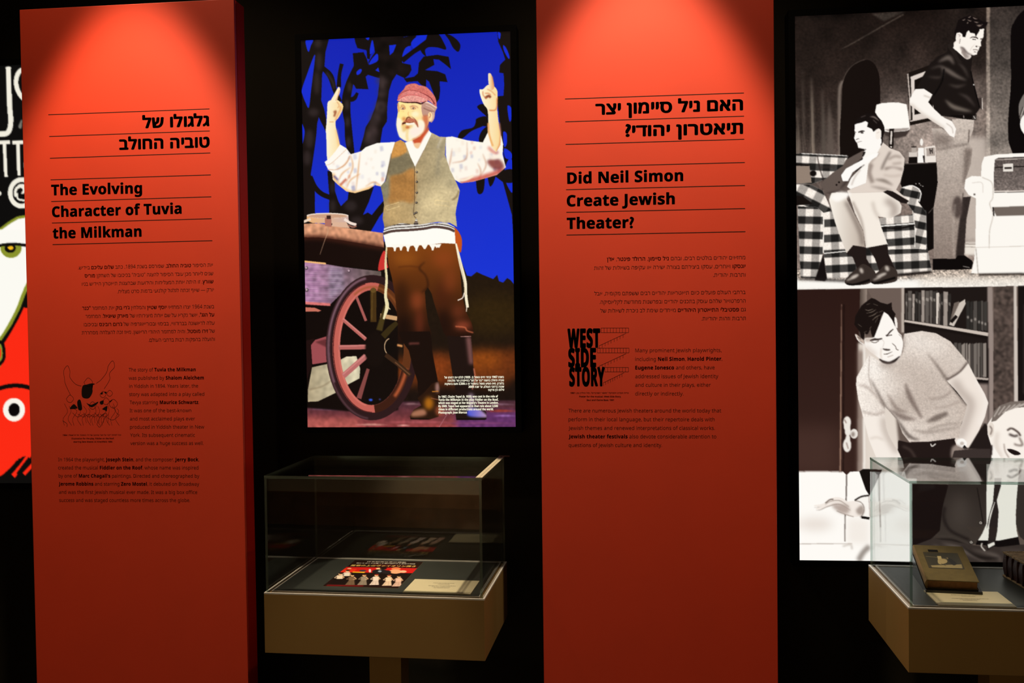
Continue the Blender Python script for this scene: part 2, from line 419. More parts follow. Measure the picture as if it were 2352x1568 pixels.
        me.loops.add(Fs.size); me.loops.foreach_set('vertex_index', Fs.ravel()); me.polygons.add(len(Fs))
        me.polygons.foreach_set('loop_start', np.arange(0, Fs.size, 4, dtype=np.int32)); me.polygons.foreach_set('loop_total', np.full(len(Fs), 4, np.int32))
        at = me.attributes.new('print', 'FLOAT_COLOR', 'POINT'); q = np.ones((nx*ny, 4), np.float32); q[:, :3] = col.reshape(-1, 3); at.data.foreach_set('color', q.ravel())
        me.update(); me.validate(); o = bpy.data.objects.new(name, me); C.objects.link(o); me.materials.append(m); o.parent = parent
        return o
# ------------------------------------------------------------------ exhibition panels (free-standing red slabs with lettering)
def red_panel(label, x0, x1, tilt):
    root = thing('exhibition_panel', label, 'exhibition panel', group='red text panels'); p = Panel((x0+x1)/2, 1.6, 2.75, tilt, root, base=0)
    h = (x1-x0)/2; H = 2.5297
    bx('front_board', M['red'], root, -h, h, 0, .0135, 0, H, .0012)
    bx('shadow_groove', M['groove'], root, -h+.004, h-.004, .0135, .0165, 0, H-.004)
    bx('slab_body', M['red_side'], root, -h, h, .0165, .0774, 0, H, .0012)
    return p
def rules(panel, rows, z):
    strokes('rule_lines', panel, [([z((a, b))[0], z(((a+c)/2, (b+d)/2))[0], z((c, d))[0]], 1.75) for a, b, c, d in rows], M['ink'])
PL = red_panel('red slab panel at far left with longer text and a small crowd sketch', -1.7341, -1.0800, .0037)
PM = red_panel('red slab panel between the two lit photographs, heading ends in a question mark', -.2124, .4340, .0008)
zh = Z(80, 230, 4.238); th = ZL(80, 230, 4.238)
rules(PL, [(131, 142, 1700, 85), (140, 353, 1703, 299), (147, 565, 1708, 513), (153, 775, 1713, 727), (160, 986, 1718, 940), (167, 1195, 1723, 1153), (173, 1405, 1728, 1367)], zh)
write_each('hebrew_heading', PL, th([('גלגולו של', 1047, 270, 1700, 248), ('טוביה החולב', 822, 480, 1703, 455)]), .0472, M['ink'], .043, 4, heavy=True)
write_each('english_heading', PL, th([('The Evolving', 160, 925, 1045, 905), ('Character of Tuvia', 168, 1137, 1430, 1103), ('the Milkman', 175, 1345, 1040, 1326)]), .0426, M['ink'], .036, 4, heavy=True)
t4 = ZL(80, 580, 4.704)
write_paras('hebrew_paragraph', PL, t4([
 ('את הסיפור *טוביה החולב*, שפורסם בשנת 1894, כתב *שלום עליכם* ביידיש.', 468, 182, 1925, 150),
 ('שנים לאחר מכן עובד הסיפור להצגה "טוביה" בכיכובו של השחקן *מוריס*', 538, 268, 1928, 243),
 ('*שוורץ*. זו היתה אחת המצליחות והידועות שבהצגות תיאטרון היידיש בניו', 510, 357, 1930, 330),
 ('יורק — שאף זכתה לגלגול קולנועי בדמות סרט מצליח.', 893, 438, 1933, 418),
 ('בשנת 1964 יצרו המחזאי *יוסף שטיין* והמלחין *ג\'רי בוק* את המחזמר *"כנר*', 512, 618, 1938, 600),
 ('*על הגג"*, אשר נקרא על שם אחת מיצירותיו של *מארק שאגאל*. המחזמר', 548, 706, 1940, 688),
 ('עלה לראשונה בברודוויי, בבימוי ובכוריאוגרפיה של *ג\'רום רובינס* ובכיכובו', 530, 795, 1942, 778),
 ('של *זירו מוסטל*, והיה למחזמר היהודי הראשון. מאז זכה להצלחה מסחררת', 507, 883, 1945, 864),
 ('והועלה בהפקות רבות ברחבי העולם.', 1230, 963, 1945, 952)]), [4], .0152, M['ink_fine'], .022, 2)
t5 = ZL(100, 800, 4.126)
write_paras('english_paragraph', PL, t5([
 ('The story of *Tuvia the Milkman*', 808, 218, 1442, 215), ('was published by *Shalom Aleichem*', 808, 296, 1520, 293), ('in Yiddish in 1894. Years later, the', 812, 373, 1465, 370),
 ('story was adapted into a play called', 813, 450, 1523, 448), ('Tevya starring *Maurice Schwartz*.', 817, 527, 1475, 525), ('It was one of the best-known', 817, 604, 1400, 603),
 ('and most acclaimed plays ever', 819, 682, 1435, 681), ('produced in Yiddish theater in New', 820, 760, 1523, 758), ('York. Its subsequent cinematic', 822, 837, 1435, 836), ('version was a huge success as well.', 823, 914, 1517, 913),
 ('In 1964 the playwright, *Joseph Stein*, and the composer, *Jerry Bock*,', 140, 1068, 1475, 1068), ('created the musical *Fiddler on the Roof*, whose name was inspired', 140, 1145, 1468, 1146),
 ('by one of *Marc Chagall\'s* paintings. Directed and choreographed by', 143, 1222, 1477, 1224), ('*Jerome Robbins* and starring *Zero Mostel*, it debuted on Broadway', 145, 1298, 1475, 1300),
 ('and was the first Jewish musical ever made. It was a big box office', 147, 1376, 1457, 1378), ('success and was staged countless more times across the globe.', 150, 1453, 1390, 1454)]), [10], .0143, M['ink_fine'], .022, 2)
write('caption', PL, t5([('איור למחזה "כנר על הגג" בכיכובו של זירו מוסטל, אל הירשפלד, 1964', 182, 828, 737, 826), ('Illustration for the play, Fiddler on the Roof,', 265, 860, 670, 859), ('starring Zero Mostel, Al Hirschfeld, 1964.', 285, 891, 655, 890)]), .0062, M['ink_fine'], .02, 2, heavy=True)
# a plain line sketch of a crowd stands where the drawing is printed
zi = Z(120, 810, 7.129)
sk = []
def sq(pts, wd=.9): sk.append((list(map(tuple, smooth(zi(*pts)))), wd))
sq([(300, 690), (220, 520), (200, 420), (190, 290), (250, 210), (290, 300), (290, 400), (380, 510), (480, 545)])
sq([(720, 500), (800, 440), (890, 320), (920, 210), (990, 130), (1020, 230), (940, 330), (940, 440), (850, 590)])
for cx, cy, r in [(590, 480, 70), (290, 750, 60), (830, 680, 50), (940, 660, 48), (880, 790, 55), (660, 860, 60), (1000, 830, 70)]:
    sq([(cx-r, cy), (cx, cy-r), (cx+r, cy), (cx+r*.3, cy+r), (cx-r*.6, cy+r*.8), (cx-r, cy)], .8)
for a in range(12):
    x = 200+a*78; sq([(x, 830+40*(a % 3)), (x+50-20*(a % 2), 960), (x-20, 1080), (x+40*(a % 2), 1190)], .7)
for a in range(6): sq([(330+a*90, 980+20*(a % 2)), (420+a*90, 1050), (520+a*80, 1010), (560+a*70, 1150)], .7)
sq([(170, 1110), (240, 1160), (240, 1215)]); sq([(730, 1170), (800, 1030), (890, 990), (840, 1110), (780, 1215), (730, 1170)], .8); sq([(1000, 830), (1050, 980), (1095, 1020), (990, 1100), (900, 1060)], .8)
shapes('sketch_shading', PL, [zi((500, 540), (560, 520), (640, 500), (700, 510), (650, 540), (660, 640), (600, 740), (500, 730), (480, 640)), zi((290, 915), (350, 840), (400, 880), (405, 910)), zi((410, 800), (460, 770), (490, 920), (430, 930)),
    zi((560, 820), (640, 850), (750, 800), (730, 840), (640, 890)), zi((820, 920), (900, 870), (890, 960), (870, 940)), zi((930, 800), (990, 760), (960, 800)), zi((780, 800), (840, 780), (830, 840), (790, 840)), zi((790, 670), (830, 640), (820, 680)), zi((850, 640), (890, 640), (880, 670))], M['ink_fine'])
strokes('sketch_lines', PL, sk, M['ink_fine'])
zm = Z(1230, 200, 3.733); tm = ZL(1230, 200, 3.733)
rules(PM, [(253, 102, 1787, 50), (255, 297, 1788, 249), (258, 491, 1790, 447), (260, 685, 1795, 646), (262, 879, 1796, 843), (264, 1073, 1797, 1041), (265, 1268, 1800, 1239)], zm)
write_each('hebrew_heading', PM, tm([('האם ניל סיימון יצר', 513, 235, 1780, 195), ('תיאטרון יהודי?', 770, 422, 1780, 397)]), .0472, M['ink'], .043, 4, heavy=True)
write_each('english_heading', PM, tm([('Did Neil Simon', 272, 828, 1267, 803), ('Create Jewish', 268, 1022, 1195, 1002), ('Theater?', 268, 1215, 845, 1205)]), .0426, M['ink'], .036, 4, heavy=True)
t1 = ZL(1270, 560, 4.704)
write_paras('hebrew_paragraph', PM, t1([
 ('מחזאים יהודים בולטים רבים, ובהם *ניל סיימון*, *הרולד פינטר*, *אז\'ן*', 583, 185, 2078, 165), ('*יונסקו* ואחרים, עסקו ביצירתם בצורה ישירה או עקיפה בשאלות של זהות', 443, 280, 2080, 258), ('ותרבות יהודית.', 1730, 355, 2080, 352),
 ('ברחבי העולם פועלים כיום תיאטראות יהודיים רבים ששפתם מקומית, אבל', 447, 556, 2080, 540), ('הרפרטואר שלהם עוסק בתכנים יהודיים ובפרשנות מחודשת לקלאסיקה.', 502, 648, 2082, 633),
 ('גם *פסטיבלי התיאטרון היהודיים* מייחדים שימת לב ניכרת לשאלות של', 513, 742, 2084, 727), ('תרבות וזהות יהודיות.', 1605, 826, 2084, 822)]), [3], .0152, M['ink_fine'], .022, 2)
t2 = ZL(1270, 730, 4.704)
write_paras('english_paragraph', PM, t2([
 ('Many prominent Jewish playwrights,', 890, 370, 1822, 367), ('including *Neil Simon*, *Harold Pinter*,', 890, 464, 1830, 460), ('*Eugene Ionesco* and others, have', 890, 556, 1747, 554), ('addressed issues of Jewish identity', 890, 650, 1787, 648), ('and culture in their plays, either', 890, 743, 1705, 742), ('directly or indirectly.', 890, 836, 1410, 837),
 ('There are numerous Jewish theaters around the world today that', 168, 1020, 1818, 1020), ('perform in their local language, but their repertoire deals with', 168, 1114, 1747, 1115), ('Jewish themes and renewed interpretations of classical works.', 168, 1208, 1750, 1208),
 ('*Jewish theater festivals* also devote considerable attention to', 170, 1299, 1765, 1300), ('questions of Jewish culture and identity.', 170, 1393, 1180, 1393)]), [6], .0143, M['ink_fine'], .022, 2)
write('caption', PM, t2([('כרזת הסרט המוזיקלי "סיפור הפרברים", סול ואיליין בס, 1961', 187, 818, 818, 818), ('Poster for the musical, West Side Story,', 285, 857, 738, 857), ('Saul and Elaine Bass, 1961', 365, 895, 660, 895)]), .0062, M['ink_fine'], .02, 2, heavy=True)
# block words beside plain hatched strips
zg = Z(1270, 730, 4.704)
write_each('block_word', PM, t2([('WEST', 158, 316, 512, 314), ('SIDE', 166, 526, 468, 524), ('STORY', 176, 732, 562, 730)]), .0700, M['ink'], .075, 3, heavy=True)
hs = []
for (x0, y0, x1, y1) in [(520, 108, 818, 158), (480, 326, 822, 376), (560, 534, 816, 582)]:
    for q in [((x0, y0), (x1, y0)), ((x0, y1), (x1, y1))]: hs.append((zg(*q), .8))
    n = int((x1-x0)/30)
    for i in range(n+1): hs.append((zg((x0+(x1-x0)*i/n, y0), (x0+(x1-x0)*i/n, y1)), .8))
for (x0, y0, x1, y1) in [(500, 300, 790, 165), (500, 520, 790, 385), (545, 700, 770, 590)]:
    for i in range(9):
        x = x0+(x1-x0)*i/9; y = y0+(y1-y0)*i/9; hs.append((zg((x, y), (x, y+34)), .8))
hs += [(zg((500, 300), (790, 165)), .8), (zg((500, 520), (790, 385)), .8), (zg((545, 700), (770, 590)), .8)]
strokes('hatched_strips', PM, hs, M['ink_fine'])
# ------------------------------------------------------------------ lightboxes on the back wall
def lightbox(label, cx, cz, tilt, u0, u1, w0, w1, group='backlit photographs on the black wall'):
    root = thing('lightbox', label, 'lightbox', group=group); p = Panel(cx, cz, 3.12, tilt, root)
    b = .019; bm = bmesh.new()
    box(bm, u0-b, u1+b, .004, .068, w0-b, w1+b)
    for q in [(u0-b, u0, -.004, .004, w0-b, w1+b), (u1, u1+b, -.004, .004, w0-b, w1+b), (u0, u1, -.004, .004, w0-b, w0), (u0, u1, -.004, .004, w1, w1+b)]: box(bm, *q)
    link('frame', bm, M['frame'], root)
    return p
# ---- colour photograph: bearded man in a flat cap on a stage
B1 = lightbox('tall colour photograph of a bearded man in cap and waistcoat raising both index fingers', -.6644, 1.9, .0020, -.3416, .3416, -.6423, .6122)
g = Pic(B1, -.3416, .3416, -.6423, .6122, 1200, (20, 45, 205))
A = lambda: g.frame(660, 40, 4.1263); Bf = lambda: g.frame(660, 400, 4.1263); Cf = lambda: g.frame(660, 700, 4.1263)
DK = (20, 14, 13); BL = (20, 44, 208)
A(); g.rect([(60, 100), (2250, 100), (2250, 4000), (60, 4000)], ('v', (16, 34, 178), (28, 62, 232)))
sky = lambda pts, **k: g.poly(pts, BL, **k)
tl = g.poly([(60, 150), (395, 205), (362, 330), (352, 470), (330, 540), (322, 790), (350, 870), (368, 960), (374, 1100), (345, 1040), (298, 945), (283, 1010), (276, 1110), (258, 1250), (236, 1400), (222, 1490), (262, 1575), (262, 2200), (60, 2200)], DK, sm=False)
for h in ([(177, 217), (245, 213), (224, 270), (203, 327), (183, 285)], [(136, 690), (180, 560), (262, 350), (245, 540), (226, 690), (205, 855), (172, 805), (140, 722)], [(120, 1000), (140, 1005), (166, 1080), (150, 1180), (120, 1240)]): sky(h)
for x, y, rx, ry in [(300, 420, 30, 90), (280, 620, 30, 110), (250, 900, 50, 40), (210, 1150, 40, 90), (190, 1330, 34, 70), (290, 250, 34, 40)]: g.ell(x, y, rx, ry, (62, 50, 50), b=16, a=.6)
g.line([(340, 480), (410, 560), (450, 690), (500, 800)], [40, 55, 40, 40], DK); g.line([(370, 520), (430, 610), (445, 680)], 22, (58, 48, 48), b=8, a=.7)
g.line([(516, 440), (495, 540), (488, 660)], [38, 34, 44], DK)
g.line([(655, 440), (592, 620), (560, 770), (562, 900), (575, 1000), (585, 1150), (608, 1310)], [30, 70, 84, 76, 66, 76, 64], DK); g.line([(565, 780), (630, 770), (665, 715)], [40, 44, 26], DK)
for x, y in [(565, 830), (570, 990), (580, 1180), (590, 660)]: g.ell(x, y, 18, 50, (66, 54, 54), b=12, a=.7)
g.poly([(632, 180), (830, 180), (835, 300), (785, 362), (780, 400), (756, 388), (750, 312), (664, 292), (645, 240)], DK, sm=False); sky([(742, 198), (776, 192), (768, 216), (756, 212)]); sky([(805, 215), (828, 300), (786, 352), (782, 300)])
mt = g.poly([(800, 150), (1230, 150), (1190, 258), (1132, 284), (1092, 372), (1086, 432), (1168, 450), (1176, 500), (1150, 546), (1112, 578), (1034, 540), (992, 604), (962, 700), (946, 850), (944, 985), (902, 1050), (882, 1180), (868, 1250), (684, 1262), (722, 1130), (742, 1040), (792, 958), (832, 850), (858, 740), (876, 578), (800, 556), (748, 540), (770, 460), (770, 420), (830, 330)], DK, sm=False)
for x, y, rx, ry in [(900, 700, 40, 70), (880, 850, 50, 60), (830, 960, 50, 70), (800, 1090, 60, 70), (780, 1180, 60, 50), (900, 600, 60, 40)]: g.ell(x, y, rx, ry, (72, 58, 58), b=18, a=.62)
g.cloud(mt, .16, 22)
g.poly([(620, 340), (722, 330), (752, 392), (772, 458), (862, 440), (882, 490), (872, 562), (770, 540), (742, 562), (768, 682), (652, 676), (632, 640), (600, 620), (636, 520), (628, 430)], DK, sm=False)
for h in ([(655, 520), (690, 488), (706, 500), (690, 532), (662, 546)], [(772, 446), (802, 392), (852, 345), (858, 408), (806, 440)], [(964, 266), (1032, 258), (1004, 330), (970, 360)], [(1088, 372), (1112, 300), (1150, 273), (1168, 290), (1160, 338), (1120, 366)], [(834, 502), (862, 474), (872, 520)], [(1170, 250), (1232, 180), (1342, 160), (1310, 262), (1222, 306)], [(1090, 190), (1150, 176), (1120, 186)]): sky(h, sm=len(h) > 4)
g.line([(1086, 410), (1200, 322), (1310, 250), (1400, 180)], [50, 44, 60, 60], DK)
g.poly([(1340, 140), (1420, 150), (1472, 222), (1502, 304), (1420, 286), (1340, 284), (1304, 312), (1312, 372), (1262, 312), (1300, 250)], DK)
g.poly([(1492, 156), (1560, 178), (1622, 232), (1638, 280), (1616, 327), (1570, 290), (1530, 215)], DK)
g.poly([(1290, 372), (1420, 355), (1527, 374), (1549, 492), (1500, 450), (1436, 402), (1382, 396), (1392, 450), (1302, 500), (1420, 510), (1495, 540), (1516, 614), (1442, 606), (1446, 700), (1438, 770), (1412, 810), (1376, 700), (1342, 610), (1316, 590), (1312, 662), (1268, 640), (1232, 604), (1130, 614), (1104, 580), (1200, 562), (1236, 530), (1246, 430)], DK, sm=False)
rt_ = g.poly([(1985, 130), (2200, 100), (2200, 2100), (2140, 2100), (2125, 1870), (2040, 1560), (1960, 1500), (2060, 1420), (2040, 1250), (2020, 1100), (2000, 900), (1985, 800), (1990, 748), (2045, 742), (2052, 640), (2046, 530), (2005, 524), (2012, 450), (2062, 400), (2040, 330), (1996, 232)], (22, 15, 13), sm=False)
for h in ([(1992, 142), (2018, 152), (2012, 204), (1998, 196)], [(2042, 265), (2072, 292), (2102, 370), (2092, 392), (2052, 322)], [(2082, 842), (2120, 860), (2120, 962), (2100, 980)], [(2042, 1090), (2076, 1102), (2076, 1200), (2050, 1222)], [(2052, 1240), (2120, 1284), (2122, 1340), (2062, 1330)], [(2090, 1350), (2130, 1370), (2130, 1660), (2050, 1500)]): sky(h)
for L in ([(1798, 842), (1850, 820), (1902, 872), (1910, 962), (1870, 925), (1812, 872)], [(1790, 960), (1884, 940), (1904, 1030), (1800, 1010)], [(1612, 1142), (1652, 1072), (1760, 1040), (1804, 956), (1900, 990), (1850, 1030), (1742, 1078), (1652, 1150)], [(1814, 1176), (1822, 1110), (1856, 1058), (1905, 1030), (1905, 1130), (1862, 1186)]): g.poly(L, DK)
Bf()
g.poly([(130, -20), (215, -20), (206, 80), (188, 240), (166, 310), (158, 440), (120, 440)], DK, sm=False); g.line([(222, 20), (262, 120), (325, 185), (410, 222)], [34, 46, 46, 46], DK)
g.poly([(380, -30), (446, -30), (452, 160), (482, 252), (508, 302), (572, 240), (582, 150), (820, 120), (772, 262), (716, 386), (762, 362), (800, 386), (862, 308), (930, 230), (930, 330), (872, 402), (780, 560), (395, 520), (398, 200)], DK, sm=False)
for x, y, rx, ry in [(430, 120, 24, 60), (430, 300, 30, 60), (600, 300, 60, 50), (660, 440, 60, 40)]: g.ell(x, y, rx, ry, (60, 50, 50), b=14, a=.55)
for L in ([(1785, 10), (1862, 0), (1862, 130), (1838, 184), (1800, 174), (1784, 60)], [(1898, -10), (1975, -20), (1950, 80), (1915, 112)], [(2040, -30), (2140, -40), (2140, 74), (2034, 66)]): g.poly(L, DK)
gr = g.rect([(1560, 780), (1645, 820), (1700, 960), (1740, 966), (1792, 925), (1850, 952), (1948, 992), (1986, 952), (2002, 1012), (2042, 1026), (2080, 982), (2112, 1002), (2160, 1060), (2200, 1100), (2200, 2700), (60, 2700), (60, 1300), (900, 1300)], ('v', (34, 23, 12), (24, 14, 12)))
g.ell(1950, 1330, 320, 200, (52, 36, 12), b=70, a=.8)
Cf()
g.rect([(880, 520), (2200, 410), (2200, 640), (2050, 760), (880, 760)], (116, 52, 18), b=40, a=.85, clip=gr); g.ell(1850, 520, 180, 90, (150, 74, 20), b=50, a=.8); g.ell(1430, 580, 90, 130, (140, 62, 22), b=40, a=.7); g.cloud(gr, .035, 8)
fl = g.rect([(100, 925), (2250, 900), (2250, 1250), (100, 1250)], ('v', (66, 38, 48), (150, 66, 66)), b=6)
g.rect([(100, 1060), (700, 1075), (600, 1250), (100, 1250)], (182, 92, 84), b=22, a=.8); g.rect([(1600, 1000), (2250, 1000), (2250, 1200), (1600, 1180)], (92, 48, 112), b=26, a=.8)
for x0, x1, y, wd, c in [(640, 950, 1134, 12, (250, 190, 170)), (1040, 1160, 1142, 12, (255, 205, 190)), (200, 640, 985, 26, (120, 84, 108)), (1100, 1260, 938, 14, (170, 130, 130)), (1900, 2150, 942, 14, (150, 112, 130)), (1950, 2160, 1050, 16, (170, 120, 190)), (1880, 2160, 1004, 22, (160, 60, 40)), (900, 1600, 1110, 18, (172, 84, 90)), (620, 1300, 1160, 10, (120, 40, 50)), (1500, 2160, 1120, 18, (130, 66, 110))]: g.line([(x0, y), ((x0+x1)/2, y-3), (x1, y)], [2, wd, 2], c, b=5, a=.85)
g.line([(1520, 1020), (1435, 1160)], 6, (190, 130, 140), a=.6); g.cloud(fl, .05, 10)
# cart
Bf()
g.rect([(60, 560), (940, 640), (1050, 900), (1050, 2230), (900, 2270), (60, 2200)], (16, 9, 8), b=6)
g.rect([(150, 585), (915, 690), (930, 760), (880, 905), (150, 830)], (22, 11, 9))
rl = g.poly([(120, 470), (300, 464), (600, 514), (790, 540), (906, 556), (916, 694), (700, 655), (500, 622), (300, 598), (120, 596)], ('v', (224, 160, 122), (196, 132, 100)), sm=False); g.line([(120, 604), (300, 600), (500, 628), (700, 664), (916, 700)], 44, (60, 26, 18), b=16, a=.9, clip=None); g.cloud(rl, .07, 10)
g.line([(370, 490), (385, 540), (350, 640), (310, 760)], [8, 8, 6, 4], (210, 165, 130), b=2, a=.7)
g.rect([(184, 398), (580, 398), (582, 452), (500, 466), (240, 462), (188, 442)], ('h', (236, 178, 120), (206, 176, 168))); g.ell(382, 392, 198, 26, (250, 232, 214)); g.ell(382, 396, 186, 20, (206, 160, 130)); g.rect([(430, 455), (560, 452), (592, 510), (420, 492)], (222, 180, 152))
g.line([(130, 460), (222, 424)], 24, (240, 214, 190)); g.line([(540, 424), (598, 462), (654, 478)], 26, (244, 224, 210)); g.line([(575, 480), (620, 500), (655, 490)], 16, (150, 100, 84)); g.rect([(356, 410), (416, 410), (420, 500), (356, 490)], (176, 112, 96)); g.rect([(372, 390), (412, 390), (412, 424), (372, 424)], (60, 34, 28))
g.poly([(860, 905), (878, 800), (922, 722), (948, 852), (952, 886), (892, 908)], (204, 52, 48))
cs = g.rect([(120, 828), (360, 850), (540, 880), (886, 920), (890, 962), (752, 978), (642, 1022), (560, 1092), (500, 1142), (408, 1232), (120, 1216)], ('h', (176, 128, 166), (96, 84, 76))); g.rect([(390, 870), (530, 885), (540, 1090), (400, 1190)], (150, 140, 160), b=14, a=.5, clip=cs); g.line([(150, 1218), (408, 1234)], 26, (222, 120, 116), b=3); g.cloud(cs, .08, 12)
for i in range(14): y = 880+i*24; g.line([(150, y), (340, y-6+12*(i % 3)), (520, y+8)], 5, [(220, 190, 210), (110, 70, 110)][i % 2], b=2, a=.4, clip=cs)
g.line([(150, 824), (366, 846)], 16, (244, 186, 120)); 
for x, y in [(182, 888), (186, 1095), (585, 915)]: g.ell(x, y, 16, 18, (90, 70, 80)); g.ell(x-3, y-3, 10, 11, (190, 160, 170))
g.rect([(150, 1258), (262, 1264), (322, 1290), (300, 1300), (150, 1300)], (198, 112, 92))
Cf()
g.rect([(170, 340), (255, 316), (236, 570), (180, 720)], (30, 14, 14)); g.rect([(225, 380), (265, 330), (372, 296), (376, 540), (238, 562)], (156, 76, 80)); g.rect([(265, 350), (372, 320), (372, 400)], (80, 34, 36), b=6, a=.7)
bg_ = g.poly([(235, 590), (390, 556), (500, 520), (560, 488), (655, 484), (690, 600), (684, 694), (560, 760), (460, 830), (290, 912), (195, 916), (196, 800)], ('h', (176, 160, 128), (218, 208, 176)), sm=False); g.cloud(bg_, .06, 14); g.line([(210, 800), (330, 770), (440, 700)], 10, (120, 100, 76), b=5, a=.6); g.poly([(560, 770), (690, 690), (760, 960), (620, 900)], (20, 10, 9), sm=False)
wx, wy = 802, 403
g.ring(wx, wy, 402, 652, 72, (44, 24, 26)); g.ring(wx, wy, 412, 662, 20, (128, 92, 104), b=6, t0=150, t1=262); g.ring(wx, wy, 420, 672, 14, (90, 60, 66), b=5, t0=95, t1=190)
g.ring(wx, wy, 338, 580, 72, (196, 98, 86)); g.ring(wx, wy, 338, 580, 74, (96, 50, 24), t0=-80, t1=20); g.ring(wx, wy, 340, 582, 74, (60, 28, 18), t0=20, t1=86); g.ring(wx, wy, 345, 588, 30, (176, 86, 50), b=8, t0=20, t1=52); g.ring(wx, wy, 366, 612, 8, (76, 30, 28), t0=90, t1=260); g.ring(wx, wy, 312, 556, 10, (226, 130, 116), b=4, t0=100, t1=250, a=.7); g.ring(wx, wy, 335, 575, 16, (150, 84, 40), b=6, t0=-120, t1=-20, a=.7)
g.line([(880, 100), (1040, 128)], 40, (206, 160, 112)); g.line([(1040, 165), (975, 225), (905, 300)], [40, 56, 60], (54, 42, 18)); g.line([(940, 0), (900, 130), (870, 240)], [40, 50, 60], (70, 56, 24), b=4); g.line([(815, -150), (815, 160)], 58, (70, 48, 20)); g.ell(815, -140, 28, 24, (100, 74, 34)); g.line([(805, -130), (800, 140)], 8, (120, 92, 40), b=3, a=.6)
g.line([(655, -78), (745, 150)], 26, (166, 90, 84)); g.line([(530, 140), (745, 325)], 34, (184, 100, 92)); g.line([(487, 402), (748, 396)], 44, (178, 98, 92)); g.line([(530, 672), (745, 482)], 52, (186, 108, 104)); g.line([(678, 884), (766, 604)], [48, 30], (132, 70, 66)); g.line([(1164, 668), (1060, 570), (930, 470)], 42, (58, 36, 22)); g.line([(1160, 660), (1020, 540)], 10, (140, 92, 60), b=3, a=.7)
for q in ([(530, 128), (745, 312)], [(490, 388), (745, 384)], [(526, 658), (742, 470)]): g.line(q, 10, (226, 148, 140), b=3, a=.7)
g.ell(830, 420, 92, 170, (20, 12, 10), b=8); g.ell(975, 390, 58, 76, (14, 9, 8)); g.ring(975, 395, 54, 78, 8, (206, 170, 130), t0=130, t1=260)
g.ell(790, 898, 18, 11, (50, 90, 220), b=4); g.ell(876, 893, 10, 8, (60, 60, 110), b=4)
# trousers, boots
Bf()
tr = g.poly([(940, 690), (1240, 640), (1590, 640), (1622, 800), (1640, 950), (1652, 1130), (1690, 1300), (1742, 1400), (1764, 1490), (1742, 1545), (1640, 1552), (1530, 1575), (1482, 1500), (1432, 1350), (1390, 1220), (1366, 1130), (1330, 1070), (1302, 1110), (1312, 1250), (1332, 1400), (1362, 1500), (1350, 1600), (1050, 1600), (1045, 1400), (1020, 1150), (990, 980), (958, 860)], ('v', (132, 66, 18), (30, 13, 9)), sm=False)
g.poly([(1572, 500), (1622, 545), (1652, 622), (1642, 740), (1605, 690), (1580, 600)], (196, 84, 28))
for x, y, rx, ry, c, a, b in [(1120, 800, 120, 70, (160, 88, 26), .6, 40), (1480, 800, 110, 90, (150, 66, 26), .6, 40), (1080, 1200, 60, 200, (40, 18, 8), .7, 40), (1230, 1200, 60, 90, (150, 66, 34), .7, 30), (1480, 1150, 80, 150, (70, 28, 14), .6, 40), (1540, 1000, 60, 120, (140, 62, 28), .6, 36), (1660, 1430, 80, 40, (176, 78, 52), .7, 24), (1250, 1400, 40, 120, (120, 48, 28), .6, 26), (1100, 1450, 60, 120, (18, 8, 7), .8, 40), (1480, 1400, 60, 120, (26, 11, 9), .8, 40), (1620, 1300, 60, 70, (120, 52, 30), .6, 30)]: g.ell(x, y, rx, ry, c, b=b, a=a, clip=tr)
g.line([(1300, 830), (1250, 890), (1310, 960), (1330, 1060), (1270, 1120)], [6, 12, 10, 14, 6], (34, 14, 8), b=8, a=.8); g.line([(1590, 1440), (1680, 1450), (1700, 1480), (1760, 1500)], 10, (226, 120, 80), b=4, a=.8); g.line([(1050, 880), (1150, 870), (1250, 880)], 10, (80, 36, 12), b=6, a=.7)
Cf()
bl = g.poly([(1050, 250), (1352, 250), (1366, 330), (1372, 440), (1394, 560), (1422, 700), (1432, 880), (1240, 900), (1232, 720), (1182, 560), (1150, 430), (1085, 340)], (24, 12, 9), sm=False)
g.line([(1150, 366), (1250, 362)], 20, (110, 56, 50), b=5, a=.8); g.line([(1040, 378), (1090, 390)], 20, (220, 150, 90), b=4)
bt = g.poly([(1232, 880), (1285, 838), (1372, 742), (1432, 722), (1446, 790), (1442, 960), (1432, 1056), (1342, 1086), (1172, 1082), (1158, 1056), (1196, 990), (1268, 950)], (42, 22, 12), sm=False)
g.poly([(1185, 1010), (1290, 985), (1310, 1040), (1180, 1056)], (168, 112, 84), b=10, clip=bt); g.ell(1340, 930, 44, 60, (206, 124, 24), b=18, a=.8, clip=bt); g.ell(1420, 780, 18, 50, (200, 150, 140), b=10, a=.8, clip=bt); g.ell(1440, 1000, 40, 50, (196, 96, 60), b=12, a=.6); g.line([(1165, 1076), (1340, 1080)], 10, (16, 8, 6)); g.line([(1370, 820), (1430, 816)], 7, (220, 140, 50), b=2); g.line([(1360, 880), (1440, 900)], 6, (180, 110, 80), b=2, a=.8)
br = g.poly([(1512, 290), (1640, 300), (1738, 294), (1756, 480), (1762, 600), (1772, 700), (1762, 820), (1722, 852), (1800, 960), (1882, 1012), (1888, 1060), (1872, 1088), (1600, 1088), (1590, 1020), (1602, 850), (1562, 650), (1532, 450)], (30, 18, 15), sm=False)
